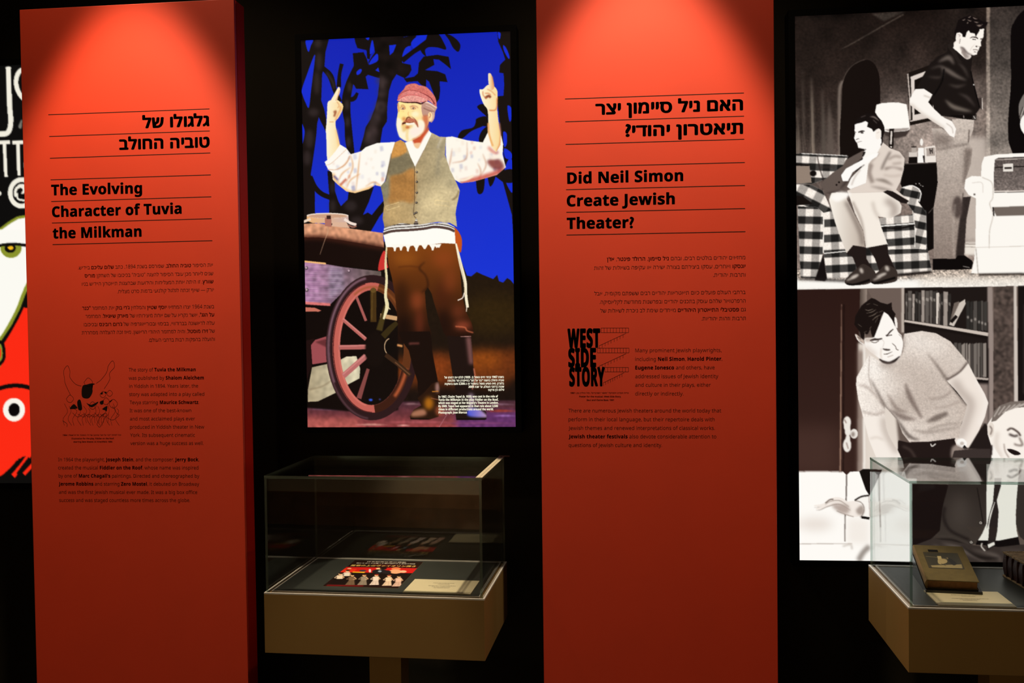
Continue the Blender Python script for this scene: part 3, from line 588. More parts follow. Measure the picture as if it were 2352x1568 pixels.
g.rect([(1690, 305), (1738, 300), (1764, 560), (1720, 560)], (150, 98, 94), b=12, a=.75, clip=br); g.line([(1640, 300), (1740, 296)], 6, (190, 140, 130)); g.line([(1765, 600), (1776, 690), (1750, 800)], 10, (210, 120, 96), b=4, a=.9); g.poly([(1716, 985), (1800, 980), (1872, 1028), (1884, 1062), (1716, 1052)], ('h', (70, 84, 210), (190, 150, 190)), b=8, clip=br); g.line([(1735, 840), (1745, 920), (1720, 990)], 40, (200, 170, 200), b=14, a=.8); g.line([(1600, 1080), (1885, 1078)], 12, (14, 8, 7))
# cloth band with stripes and fringe
Bf()
cl = g.poly([(906, 556), (920, 500), (1020, 470), (1220, 400), (1260, 470), (1500, 455), (1582, 500), (1592, 658), (1470, 652), (1330, 668), (1100, 682), (1040, 692), (935, 690)], (255, 253, 244), sm=False)
for dy, wd, c in [(6, 24, (84, 62, 56)), (-22, 9, (60, 42, 34)), (-38, 8, (200, 190, 180)), (-50, 9, (40, 26, 22)), (-66, 10, (120, 90, 70))]: g.line([(906, 558+dy), (1000, 532+dy), (1180, 520+dy), (1300, 508+dy), (1400, 492+dy), (1520, 508+dy), (1584, 534+dy)], wd, c, clip=cl)
for x, y in [(1018, 728), (1076, 722), (1142, 730), (1222, 728), (1300, 708), (1376, 722), (1424, 694)]: g.poly([(x-36, 664), (x+34, 660), (x+14, 696), (x+6, y), (x-8, y), (x-12, 700)], (254, 250, 238), sm=False)
for i in range(5): y = 430+i*15; g.line([(1200, y), (1240, y)], 5, (60, 50, 44), clip=cl)
g.line([(940, 690), (930, 850), (940, 1000), (930, 1150), (945, 1250), (912, 1372)], [14, 20, 24, 26, 36, 18], (240, 226, 178)); g.line([(950, 1180), (945, 1240), (975, 1280)], 9, (232, 214, 160)); g.line([(936, 720), (926, 860), (935, 1000)], 5, (176, 150, 104), a=.7)
g.line([(1596, 655), (1640, 850), (1682, 1020), (1690, 1150), (1706, 1262)], [16, 28, 30, 26, 26], (250, 238, 206)); g.line([(1676, 1120), (1658, 1170), (1612, 1194)], 9, (250, 236, 220)); g.line([(1700, 1240), (1694, 1300)], 8, (240, 220, 200)); g.line([(1626, 800), (1670, 1000), (1684, 1140)], 6, (196, 170, 130), a=.7)
# shirt, arms, waistcoat
A()
g.line([(500, 1345), (420, 1330)], 40, (255, 232, 190))
def skin(pts): return g.poly(pts, ('h', (255, 246, 214), (250, 216, 150)))
al = skin([(378, 880), (372, 1000), (366, 1060), (372, 1180), (388, 1370), (500, 1370), (502, 1240), (486, 1150), (462, 1050), (458, 985), (486, 950), (522, 880), (528, 832), (500, 800), (470, 782), (420, 782), (384, 806)])
g.poly([(410, 800), (444, 730), (482, 664), (498, 670), (499, 706), (482, 750), (462, 800)], (254, 236, 196)); g.line([(495, 690), (478, 748), (460, 790)], 7, (226, 140, 84), b=2, a=.8)
g.line([(440, 900), (460, 890), (444, 940)], 16, (150, 70, 40), b=5); g.line([(500, 840), (505, 870), (480, 920), (455, 975)], 12, (236, 156, 96), b=5, a=.9); g.line([(470, 800), (490, 830), (478, 860)], 7, (222, 150, 100), b=3, a=.8); g.line([(400, 990), (440, 990)], 7, (226, 160, 100), b=3, a=.9); g.line([(462, 1060), (480, 1160), (496, 1250)], 16, (244, 186, 110), b=7, a=.7)
ar = skin([(1895, 880), (1901, 1000), (1898, 1120), (1930, 1225), (1976, 1280), (2018, 1210), (2020, 1120), (2000, 1000), (1986, 860), (1990, 740), (1984, 690), (1956, 655), (1900, 640), (1852, 680), (1818, 688), (1832, 760), (1862, 830)])
g.poly([(1908, 650), (1900, 546), (1915, 529), (1932, 545), (1950, 610), (1957, 668), (1930, 690)], ('h', (255, 240, 200), (230, 160, 100))); g.line([(1938, 560), (1952, 640)], 10, (222, 140, 84), b=4, a=.8)
for q, wd, c in [([(1870, 765), (1905, 745), (1925, 760)], 22, (120, 44, 24)), ([(1850, 700), (1855, 740), (1890, 770)], 9, (214, 130, 80)), ([(1890, 680), (1930, 700), (1970, 740)], 8, (226, 150, 96)), ([(1870, 720), (1900, 720), (1925, 735)], 10, (220, 130, 84)), ([(1985, 760), (1982, 850), (1960, 880), (1910, 880)], 12, (222, 128, 74)), ([(1900, 1000), (1910, 1110), (1945, 1220)], 18, (240, 170, 100))]: g.line(q, wd, c, b=4, a=.85)
g.line([(2005, 1000), (2018, 1110), (2010, 1200), (1980, 1270)], 14, (226, 140, 84), b=6, a=.8)
sl = g.poly([(354, 1370), (400, 1334), (455, 1270), (500, 1204), (560, 1240), (602, 1296), (700, 1268), (742, 1230), (850, 1190), (1020, 1180), (990, 1300), (952, 1450), (924, 1550), (888, 1602), (830, 1588), (772, 1626), (642, 1664), (560, 1648), (482, 1586), (432, 1538), (424, 1470), (386, 1440)], (255, 250, 240), sm=False)
sr = g.poly([(1500, 1134), (1560, 1128), (1700, 1164), (1850, 1184), (1872, 1140), (1896, 1092), (1930, 1222), (1976, 1278), (2018, 1208), (2022, 1112), (2042, 1200), (2036, 1300), (2068, 1420), (1982, 1492), (1880, 1522), (1760, 1556), (1642, 1570), (1560, 1524), (1524, 1440), (1500, 1300)], (255, 248, 234), sm=False)
rr = np.random.RandomState(3)
for cp, x0, x1, y0, y1 in [(sl, 440, 960, 1230, 1660), (sr, 1540, 2040, 1140, 1560)]:
    for i in range(6):
        for j in range(6):
            x = x0+(x1-x0)*(i+.5)/6+rr.randn()*26; y = y0+(y1-y0)*(j+.5)/6+rr.randn()*24; c = [(232, 206, 196), (150, 150, 196), (240, 214, 190), (214, 130, 110), (120, 120, 170)][rr.randint(5)]
            al_ = .5 if j < 4 else .85
            k_ = .5+rr.rand()*.9; g.rect([(x-16*k_, y-20*k_), (x+12, y-24*k_), (x+16*k_, y+16), (x-12, y+22*k_)], c, b=6, a=al_*(.3 if (i*7+j*3) % 3 == 0 else .6), clip=cp)
for q in ([(600, 1300), (620, 1420), (560, 1560)], [(690, 1280), (670, 1460), (650, 1640)], [(470, 1440), (540, 1400), (600, 1310)], [(740, 1600), (820, 1560), (880, 1590)], [(480, 1560), (520, 1480), (600, 1420)], [(560, 1620), (600, 1540), (690, 1480)]): g.line(q, [4, 12, 5], (222, 150, 90), b=5, a=.75, clip=sl)
g.line([(430, 1480), (470, 1570), (560, 1640), (650, 1660), (770, 1622), (880, 1598)], 26, (246, 176, 84), b=9, a=.85, clip=sl); g.line([(500, 1590), (560, 1530)], 22, (196, 90, 60), b=6, a=.8, clip=sl); g.line([(440, 1500), (480, 1540)], 18, (80, 70, 140), b=5, a=.8, clip=sl)
g.line([(360, 1400), (420, 1380), (560, 1250)], 6, (230, 190, 160), b=2, a=.8); g.line([(380, 1440), (470, 1440), (560, 1380), (590, 1310)], 7, (216, 160, 120), b=3, a=.8)
for q in ([(1850, 1290), (1880, 1400), (1830, 1500)], [(1700, 1180), (1690, 1340), (1560, 1380)], [(1800, 1380), (1830, 1450), (1820, 1530)], [(1560, 1240), (1545, 1340), (1525, 1440)]): g.line(q, [4, 11, 5], (206, 150, 120), b=5, a=.8, clip=sr)
g.line([(2050, 1440), (1960, 1480), (1840, 1520), (1720, 1550), (1640, 1566)], 46, (196, 62, 46), b=12, a=.8, clip=sr); g.poly([(1890, 1360), (2000, 1340), (2050, 1420), (1960, 1440)], (120, 40, 36), b=10, a=.8, clip=sr); g.line([(1590, 1540), (1680, 1540), (1760, 1500)], 20, (255, 240, 214), b=6, clip=sr); g.line([(1900, 1230), (1960, 1280), (2000, 1280)], 26, (214, 100, 80), b=9, a=.7, clip=sr); g.line([(1900, 1300), (1950, 1330), (2030, 1300)], 30, (255, 240, 220), b=9, clip=sr)
vs_ = g.poly([(1020, 1184), (1072, 1160), (1122, 1190), (1170, 1320), (1212, 1416), (1290, 1262), (1362, 1090), (1440, 1130), (1502, 1134), (1492, 1300), (1542, 1450), (1602, 1568), (1632, 1640), (1618, 1720), (1600, 1800), (1592, 1860), (1606, 1984), (1540, 1946), (1430, 1936), (1244, 1962), (1222, 1900), (1192, 1960), (1080, 1946), (920, 1988), (902, 1900), (916, 1780), (904, 1690), (884, 1600), (930, 1550), (952, 1440), (986, 1290)], ('h', (160, 134, 92), (186, 172, 136)), sm=False)
g.poly([(1000, 1190), (1076, 1160), (1132, 1250), (1100, 1300), (1010, 1340), (980, 1320)], (206, 146, 74), b=6, clip=vs_); g.poly([(975, 1350), (1060, 1320), (1150, 1290), (1204, 1420), (1100, 1480), (1000, 1500), (940, 1470)], (128, 116, 88), b=8, clip=vs_); g.poly([(960, 1530), (1080, 1480), (1205, 1440), (1205, 1745), (1080, 1740), (960, 1760)], (176, 124, 66), b=10, clip=vs_); g.poly([(880, 1560), (960, 1500), (960, 1700), (900, 1700)], (140, 132, 106), b=12, clip=vs_)
g.rect([(1240, 1640), (1640, 1600), (1620, 2000), (1230, 1960)], (226, 204, 156), b=40, a=.7, clip=vs_); g.rect([(905, 1760), (1190, 1760), (1190, 1980), (905, 1990)], (206, 172, 116), b=24, a=.6, clip=vs_); g.line([(1500, 1150), (1440, 1300), (1420, 1500)], 26, (150, 140, 116), b=12, a=.6, clip=vs_); g.line([(1460, 1140), (1420, 1240)], 16, (210, 200, 180), b=8, a=.7, clip=vs_)
g.line([(1205, 1410), (1204, 1500), (1206, 1700), (1196, 1860), (1222, 1906)], 5, (92, 68, 46)); g.line([(1214, 1416), (1214, 1560), (1214, 1700)], 5, (220, 196, 150), a=.6)
for x, y in [(1226, 1465), (1226, 1558), (1226, 1660), (1222, 1754), (1222, 1848), (1204, 1858)]: g.ell(x, y, 11, 11, (50, 40, 34)); g.ell(x-2, y-2, 5, 5, (170, 160, 150))
for q in ([(925, 1790), (1060, 1750), (1060, 1790), (945, 1826)], [(1400, 1730), (1540, 1745), (1530, 1790), (1395, 1770)]): g.line(q+[q[0]], 5, (236, 208, 150), a=.8, sm=False)
g.cloud(vs_, .025, 5); g.cloud(vs_, .035, 30); g.line([(985, 1290), (955, 1440), (930, 1550)], 8, (90, 70, 50), b=4, a=.7); g.line([(1560, 1730), (1600, 1700), (1625, 1640)], 14, (110, 90, 60), b=6, a=.7)
g.poly([(1115, 1186), (1180, 1158), (1212, 1190), (1270, 1140), (1335, 1062), (1366, 1100), (1292, 1260), (1212, 1418), (1165, 1320)], (255, 251, 240), sm=False); g.poly([(1184, 1165), (1240, 1130), (1335, 1040), (1342, 1065), (1290, 1140), (1262, 1195), (1204, 1205)], (206, 82, 46), b=5, sm=False); g.poly([(1200, 1195), (1262, 1190), (1240, 1240), (1210, 1230)], (244, 196, 150), b=4); g.line([(1292, 1258), (1212, 1414)], 5, (150, 120, 90), a=.7)
# head, drawn in a closer crop
g.frame(880, 170, 9.225)
fc = g.poly([(320, 590), (300, 700), (312, 800), (292, 930), (280, 1080), (300, 1200), (345, 1330), (440, 1400), (540, 1430), (640, 1400), (780, 1320), (900, 1180), (960, 1040), (970, 850), (900, 640), (800, 600)], ('h', (255, 236, 150), (255, 222, 166)), sm=False)
g.poly([(820, 620), (880, 570), (960, 590), (1060, 660), (1140, 700), (1100, 800), (1080, 940), (1010, 1030), (950, 900), (850, 900), (810, 760)], (196, 150, 132)); g.line([(880, 590), (980, 620), (1130, 710)], 26, (250, 224, 204), b=7); g.line([(850, 720), (960, 770), (1080, 800)], 16, (120, 76, 66), b=7, a=.8); g.line([(900, 660), (1000, 700), (1080, 760)], 12, (240, 210, 190), b=4, a=.8); g.line([(1050, 800), (1060, 900), (1020, 1000)], 24, (226, 190, 170), b=6)
g.poly([(960, 830), (1010, 810), (1040, 880), (1020, 980), (970, 1010), (945, 940)], (255, 226, 170)); g.line([(985, 830), (1000, 880), (975, 930)], 16, (186, 84, 50), b=6, a=.8)
g.poly([(830, 900), (940, 880), (960, 1010), (960, 1060), (940, 1180), (860, 1260), (740, 1340), (640, 1400), (620, 1340), (780, 1180), (850, 1050)], (206, 104, 66), b=14, a=.85)
g.poly([(290, 950), (330, 930), (400, 1010), (380, 1130), (520, 1060), (690, 1040), (740, 1140), (740, 980), (850, 1000), (880, 1100), (840, 1230), (700, 1340), (620, 1370), (540, 1430), (440, 1400), (345, 1330), (300, 1200), (282, 1080)], (255, 244, 216), b=12); g.poly([(560, 1200), (740, 1120), (830, 1100), (800, 1240), (640, 1330)], (255, 236, 226), b=20, a=.8)
g.poly([(400, 1110), (480, 1060), (620, 1090), (600, 1130), (500, 1190), (420, 1230)], (236, 190, 110), b=18, a=.8); g.ell(515, 1130, 44, 30, (196, 100, 56), b=12, a=.85); g.line([(520, 1180), (500, 1300), (520, 1420)], 40, (246, 206, 120), b=16, a=.8)
g.poly([(395, 1060), (430, 1010), (500, 960), (560, 930), (650, 950), (720, 1010), (745, 1130), (700, 1080), (640, 1020), (540, 1020), (460, 1040), (410, 1090)], (196, 112, 84), b=9); g.line([(405, 1055), (440, 1040), (480, 1040)], 30, (70, 28, 20), b=6); g.line([(480, 1010), (560, 1030), (650, 1015)], [10, 20, 12], (140, 50, 34), b=5); g.poly([(470, 1050), (560, 1040), (660, 1030), (640, 1062), (520, 1085)], (255, 244, 226), b=3); g.line([(600, 900), (680, 970), (730, 1130)], [6, 12, 8], (130, 60, 44), b=4, a=.9)
g.line([(540, 800), (525, 850), (560, 900), (610, 900)], 10, (236, 160, 90), b=6, a=.9); g.line([(480, 990), (500, 940), (540, 915), (585, 935)], [22, 26, 22, 10], (110, 44, 26), b=6); g.ell(440, 950, 40, 40, (214, 120, 60), b=16, a=.8)
for x, y in [(415, 735), (635, 730)]:
    g.ell(x, y, 55, 30, (246, 204, 150), b=8); g.line([(x-60, y-20), (x-10, y-42), (x+60, y+4)], 12, (190, 110, 70), b=4, a=.9); g.line([(x-55, y+5), (x, y+20), (x+50, y+10)], 7, (180, 96, 60), b=3, a=.8); g.ell(x+2, y-4, 20, 17, (110, 80, 70), b=4); g.ell(x+6, y-8, 5, 5, (255, 250, 240)); g.line([(x-30, y+60), (x+30, y+60)], 10, (232, 170, 100), b=6, a=.7)
g.line([(370, 680), (420, 660), (470, 720)], 24, (206, 130, 84), b=8, a=.8); g.line([(560, 700), (620, 670), (700, 690), (740, 720)], 24, (222, 160, 120), b=8, a=.9); g.line([(310, 620), (325, 700), (330, 800)], 34, (230, 150, 80), b=10, a=.8); g.ell(680, 850, 80, 60, (255, 244, 200), b=24)
cp_ = g.poly([(312, 520), (330, 440), (440, 320), (480, 250), (580, 208), (690, 204), (760, 240), (900, 270), (1020, 380), (1100, 500), (1132, 640), (1110, 690), (1050, 640), (960, 560), (860, 600), (340, 580)], (216, 116, 106)); g.line([(340, 440), (440, 370), (600, 340), (800, 400), (980, 500), (1080, 640)], [10, 10, 8, 16, 34, 44], (120, 40, 44), b=4, a=.9); g.poly([(322, 520), (440, 400), (560, 362), (700, 366), (860, 430), (1000, 520), (1064, 640), (940, 560), (700, 460), (480, 470)], (226, 134, 126)); g.line([(322, 540), (440, 470), (600, 445), (760, 466), (930, 550)], 8, (190, 54, 60), b=2)
g.poly([(320, 560), (440, 480), (600, 452), (760, 470), (934, 550), (850, 584), (640, 590), (400, 590)], (232, 158, 146)); g.line([(330, 580), (480, 602), (700, 606), (800, 630), (900, 580)], [6, 22, 26, 28, 8], (52, 14, 18), b=4); g.line([(450, 310), (560, 250), (700, 236), (860, 290), (1010, 400)], 14, (238, 150, 130), b=8, a=.7); g.cloud(cp_, .05, 8)
g.mesh('picture', M['lightbox'], B1.root)
tb = ZL(990, 840, 11.76)
write_paras('caption', B1, tb([('בשנת 1967 נבחר חיים טופול (נ. 1935) לגלם את דמותו של', 360, 340, 1970, 325), ('טוביה החולב בהצגה "כנר על הגג" בתיאטרון הוד מלכותה', 450, 425, 1972, 412), ('בלונדון. מאז הופיע טופול בתפקיד זה כ-3,500 פעם בהפקות', 368, 512, 1974, 500), ('שונות ברחבי העולם, עד שנת 2009', 1012, 592, 1976, 585), ('צילום: ג\'ון מרקוס', 1545, 675, 1978, 668),
 ('In 1967, Chaim Topol (b. 1935) was cast in the role of', 200, 860, 1810, 850), ('Tuvia the Milkman in the play Fiddler on the Roof,', 202, 942, 1820, 938), ('which was staged at Her Majesty\'s Theatre in London.', 202, 1028, 1822, 1022), ('By 2009, Topol had appeared in that role about 3,500', 202, 1114, 1808, 1110), ('times in different productions around the world.', 204, 1200, 1690, 1196), ('Photograph: Joan Marcus', 205, 1288, 972, 1282)]), [5], .0098, M['white_letters'], .03, 2, off=.0012, heavy=True)
# ---- two black-and-white stage photographs in one tall lightbox
B2 = lightbox('very tall black and white lightbox, two stage scenes one above the other', .9576, 1.6, .0037, -.4000, .4700, -.7552, .9228)
g = Pic(B2, -.4, .47, -.7552, .9228, 1040, (60, 52, 47))
D = lambda: g.frame(1780, 0, 3.9196); E_ = lambda: g.frame(1780, 300, 3.9196); Fz = lambda: g.frame(1780, 640, 3.409); G = lambda: g.frame(1780, 1000, 2.7605)
WH = (255, 251, 245)
D(); bgd = g.rect([(100, 0), (2900, -120), (2900, 2700), (100, 2700)], ('v', (26, 18, 15), (150, 132, 122)))
g.rect([(170, 30), (1000, 0), (700, 900), (170, 1400)], (30, 22, 19), b=120, a=.7); g.rect([(960, 900), (1910, 900), (1910, 1700), (960, 1700)], (172, 156, 146), b=120, a=.75); g.rect([(1500, 60), (1910, 40), (1910, 500), (1500, 500)], (34, 27, 24), b=90, a=.8)
g.rect([(1915, 0), (2900, -60), (2900, 2600), (1915, 2600)], ('v', (52, 44, 40), (224, 210, 196))); g.rect([(1900, 40), (1932, 40), (1932, 1500), (1900, 1500)], ('v', (120, 104, 92), (214, 200, 186)), b=4); g.rect([(1780, 700), (1900, 700), (1900, 1500), (1780, 1500)], (140, 124, 114), b=40, a=.7)
g.rect([(870, 126), (1182, 104), (980, 192)], (62, 54, 48), b=6, a=.8); g.line([(1160, 130), (980, 230), (690, 396), (600, 440)], [10, 9, 8, 3], (92, 80, 70), b=4, a=.8)
g.cloud(bgd, .07, 5); g.cloud(bgd, .08, 40)
for x, y0, y1, wd, c in [(342, 690, 1390, 30, (150, 134, 118)), (262, 640, 1380, 16, (104, 92, 82)), (215, 960, 1390, 22, (132, 118, 104)), (500, 900, 1390, 60, (96, 84, 76)), (440, 800, 1390, 40, (88, 78, 70)), (195, 1100, 1390, 12, (120, 108, 96))]: g.line([(x-14, y0), (x-4, (y0+y1)/2), (x, y1)], [3, wd*.7, wd], c, b=8, a=.85)
for x0, x1 in [(205, 250), (225, 275), (245, 300), (320, 330), (352, 372)]: g.line([(x0, 1000), (x1, 1390)], 4, (40, 32, 28), b=2, a=.6)
g.line([(586, 1400), (582, 850), (610, 730)], 26, (126, 112, 102), b=6, a=.9); g.line([(610, 740), (650, 650), (720, 580), (810, 540)], 8, (110, 98, 88), b=4, a=.7)
g.poly([(610, 1480), (606, 850), (622, 720), (660, 640), (720, 580), (820, 540), (890, 570), (935, 660), (947, 780), (950, 1000), (950, 1480)], (21, 14, 12))
g.poly([(2135, 1378), (2122, 700), (2120, 300), (2150, 200), (2205, 120), (2290, 70), (2450, 60), (2600, 160), (2640, 400), (2650, 1378)], (13, 9, 9))
g.poly([(2190, 960), (2230, 860), (2300, 800), (2420, 820), (2440, 1000), (2380, 1090), (2250, 1100), (2205, 1080)], (120, 112, 106)); g.poly([(2205, 1100), (2235, 1040), (2330, 1010), (2400, 1100), (2380, 1230), (2270, 1230), (2215, 1170)], (250, 245, 238))
for i in range(9): g.line([(2196+i*16, 1060-i*14), (2230+i*18, 960-i*16)], 6, [(40, 34, 32), (210, 200, 190)][i % 2], a=.8)
g.rect([(1188, 660), (1400, 584), (1450, 570), (1450, 1080), (1215, 1130)], (26, 19, 16)); g.line([(1196, 664), (1216, 900), (1216, 1080)], 12, (186, 172, 162), sm=False); g.rect([(1222, 692), (1420, 618), (1430, 1050), (1240, 1086)], (222, 209, 199)); g.rect([(1256, 722), (1420, 650), (1420, 1000), (1256, 1034)], (20, 14, 12)); g.line([(1216, 1092), (1420, 1050)], 10, (214, 200, 190))
g.poly([(985, 1184), (1216, 1172), (1180, 1226), (1090, 1246), (990, 1220)], (62, 52, 48), b=4, sm=False)
g.rect([(914, 944), (960, 930), (1040, 923), (1110, 923), (1186, 940), (1204, 1060), (1216, 1160), (1190, 1178), (1040, 1192), (985, 1182), (930, 1060), (903, 1010)], (255, 250, 242)); g.rect([(985, 1166), (1214, 1150), (1190, 1176), (1040, 1190)], (168, 156, 148), b=3)
g.line([(1052, 1160), (1046, 1335)], 38, (24, 17, 14)); g.line([(1050, 1180), (1044, 1300)], 14, (225, 214, 204), b=2); g.ell(1046, 1322, 10, 7, (230, 220, 210))
g.rect([(1204, 1378), (1282, 1372), (1282, 1470), (1204, 1472)], (18, 13, 12)); g.rect([(1204, 1372), (1282, 1366), (1282, 1412), (1204, 1414)], (214, 202, 192)); g.rect([(1232, 1320), (1272, 1318), (1272, 1372), (1232, 1372)], (180, 168, 158)); g.ell(1250, 1322, 26, 8, (60, 50, 46)); g.ell(1320, 1280, 14, 32, (246, 240, 232)); g.rect([(1290, 1330), (1340, 1330), (1346, 1465), (1284, 1465)], (250, 246, 240)); g.line([(1340, 1400), (1350, 1460)], 18, (40, 32, 30))
g.rect([(1346, 1326), (1442, 1310), (1452, 1462), (1352, 1466)], (238, 228, 218)); g.rect([(1362, 1336), (1438, 1326), (1442, 1400), (1366, 1406)], (176, 162, 152))
for q in ([(1396, 1336), (1398, 1384)], [(1416, 1334), (1418, 1382)], [(1396, 1360), (1418, 1357)]): g.line(q, 8, (26, 20, 18), sm=False)
E_()
g.rect([(1160, 296), (1456, 288), (1466, 470), (1430, 700), (1432, 1060), (1360, 1092), (1290, 800), (1130, 480)], (15, 11, 10)); g.line([(1170, 300), (1456, 290)], 8, (70, 62, 58)); 
for x, y in [(1270, 478), (1300, 476), (1312, 492), (1330, 500)]: g.ell(x, y, 6, 4, (210, 200, 192), b=1)
g.line([(1380, 745), (1430, 690)], 5, (90, 80, 74))
g.rect([(1700, 1000), (1830, 1000), (1830, 1120), (1700, 1120)], (236, 226, 214), b=8); g.line([(1700, 1020), (1810, 1022)], 8, (150, 138, 128)); g.line([(1700, 1046), (1810, 1048)], 6, (170, 158, 148))
fl2 = g.rect([(150, 1255), (2900, 1240), (2900, 1440), (150, 1440)], (176, 160, 146)); g.cloud(fl2, .22, 4); g.rect([(150, 1340), (2900, 1330), (2900, 1440), (150, 1440)], (252, 248, 241), b=14); fl3 = g.rect([(1300, 1300), (2900, 1290), (2900, 1400), (1300, 1400)], (224, 212, 198), b=24, a=.7); g.cloud(fl3, .05, 4)
g.rect([(1690, 60), (1905, 60), (1905, 1000), (1690, 1000)], (204, 190, 178), b=18, a=.85)
# checked sofa
def plaid(mk, th, per, sh=0):
    if mk is None: return
    m, y0, x0 = mk; h, w_ = m.shape; Y, X = np.mgrid[y0:y0+h, x0:x0+w_].astype(float); s_ = per*g.sc(); c, n = math.cos(th), math.sin(th)
    a = ((-X*n+Y*c)/s_+sh) % 1; b = ((X*c+Y*n)/s_) % 1; sa = np.clip((np.abs(a-.5)-.25)*14+.5, 0, 1); sb = np.clip((np.abs(b-.5)-.25)*14+.5, 0, 1)
    v = 250*(1-sa)*(1-sb)+168*(1-sa)*sb+70*sa*(1-sb)+30*sa*sb
    v = v*(1+.10*blur2(RNG.randn(h, w_), .8)); R = g.c[y0:y0+h, x0:x0+w_]; m3 = m[..., None]
    g.c[y0:y0+h, x0:x0+w_] = R*(1-m3)+np.stack([v, v*.955, v*.91], -1)*m3
plaid(g.poly([(150, 212), (250, 203), (392, 218), (520, 222), (660, 228), (620, 320), (500, 420), (330, 480), (150, 476)], WH, sm=False), .08, 118, .3)
g.line([(382, 222), (402, 330), (440, 450)], 9, (40, 32, 30), b=3, a=.8); g.line([(390, 330), (540, 325)], 12, (60, 50, 46), b=6, a=.6); g.line([(240, 206), (420, 214), (650, 226)], 6, (250, 244, 236), b=2)
g.rect([(150, 318), (312, 318), (332, 470), (150, 476)], (146, 128, 114)); g.line([(150, 300), (306, 312)], 14, (20, 15, 13)); g.ell(345, 385, 30, 26, (16, 12, 11), b=3)
plaid(g.poly([(150, 482), (330, 488), (430, 540), (480, 650), (510, 720), (440, 742), (380, 690), (210, 680), (150, 600)], WH, sm=False), .5, 150, .1); g.rect([(150, 580), (250, 590), (345, 660), (150, 676)], (22, 16, 14))
plaid(g.rect([(205, 680), (380, 690), (440, 742), (432, 1104), (382, 1330), (232, 1322)], WH), .05, 128, .55)
plaid(g.rect([(432, 742), (540, 716), (660, 1050), (1370, 1050), (1412, 1260), (1100, 1296), (470, 1330), (440, 1110)], WH), -.03, 130, .42)
plaid(g.rect([(930, 790), (1250, 752), (1360, 716), (1368, 1060), (1000, 1070), (950, 900)], WH), -.05, 124, .1)
plaid(g.poly([(1142, 512), (1226, 494), (1300, 520), (1316, 580), (1290, 640), (1362, 740), (1362, 1070), (1268, 1060), (1250, 740), (1190, 650), (1120, 560)], WH, sm=False), .25, 120, .6); g.line([(1150, 512), (1240, 496), (1312, 550), (1300, 640)], 8, (250, 245, 238)); g.line([(1240, 720), (1262, 900), (1258, 1050)], 7, (240, 232, 222), a=.9); g.line([(440, 744), (436, 1100)], 9, (244, 236, 226)); g.line([(960, 872), (1120, 878), (1260, 850)], 12, (16, 12, 11), b=3); g.line([(950, 860), (1260, 836)], 10, (252, 247, 240))
g.rect([(436, 1110), (470, 1330), (452, 1355), (360, 1345)], (22, 16, 15), b=3); g.line([(220, 1330), (640, 1350)], 22, (30, 24, 22), b=8, a=.8); g.line([(1100, 1300), (1410, 1272)], 22, (24, 18, 16), b=6); g.line([(440, 1105), (640, 1085)], 8, (250, 244, 236))
# pale armchair and case
g.poly([(1858, 300), (1880, 236), (1990, 214), (2900, 170), (2900, 1290), (1842, 1286), (1764, 1282), (1790, 1160), (1802, 1040), (1806, 610), (1740, 578), (1702, 520), (1710, 440), (1770, 408), (1852, 412)], (253, 248, 240), sm=False); g.line([(1862, 420), (1950, 470), (1958, 600), (1930, 660), (1960, 760), (1930, 900), (1925, 1060)], 7, (196, 184, 172), b=3, a=.8); g.line([(1770, 470), (1860, 470), (1870, 560)], 6, (214, 202, 192), b=3, a=.8); g.line([(1800, 1052), (2900, 1020)], 6, (204, 192, 180), b=2, a=.7); g.line([(1786, 575), (1800, 574)], 12, (60, 50, 44), b=3); g.line([(1806, 1060), (1826, 1284)], 7, (150, 138, 128), b=3, a=.7); g.line([(1830, 1296), (2900, 1280)], 16, (40, 32, 28), b=6)
g.poly([(1952, 690), (2900, 650), (2900, 750), (1990, 768)], (112, 100, 92), sm=False, b=3); g.line([(1960, 690), (1968, 770)], 10, (30, 24, 22)); sc_ = g.poly([(1976, 262), (2010, 244), (2900, 210), (2900, 540), (1970, 552), (1966, 400)], ('v', (86, 76, 72), (124, 112, 106)), sm=False); g.cloud(sc_, .10, 4); g.line([(1976, 332), (2900, 300)], 8, (30, 24, 22)); g.line([(1985, 262), (2900, 228)], 6, (190, 178, 168)); g.line([(1970, 548), (2900, 536)], 12, (226, 214, 204)); g.line([(1970, 556), (2900, 546)], 5, (60, 52, 48)); g.rect([(2050, 300), (2140, 295), (2140, 368), (2050, 370)], (232, 224, 214)); g.rect([(2062, 330), (2130, 328), (2130, 344), (2062, 346)], (50, 42, 40))
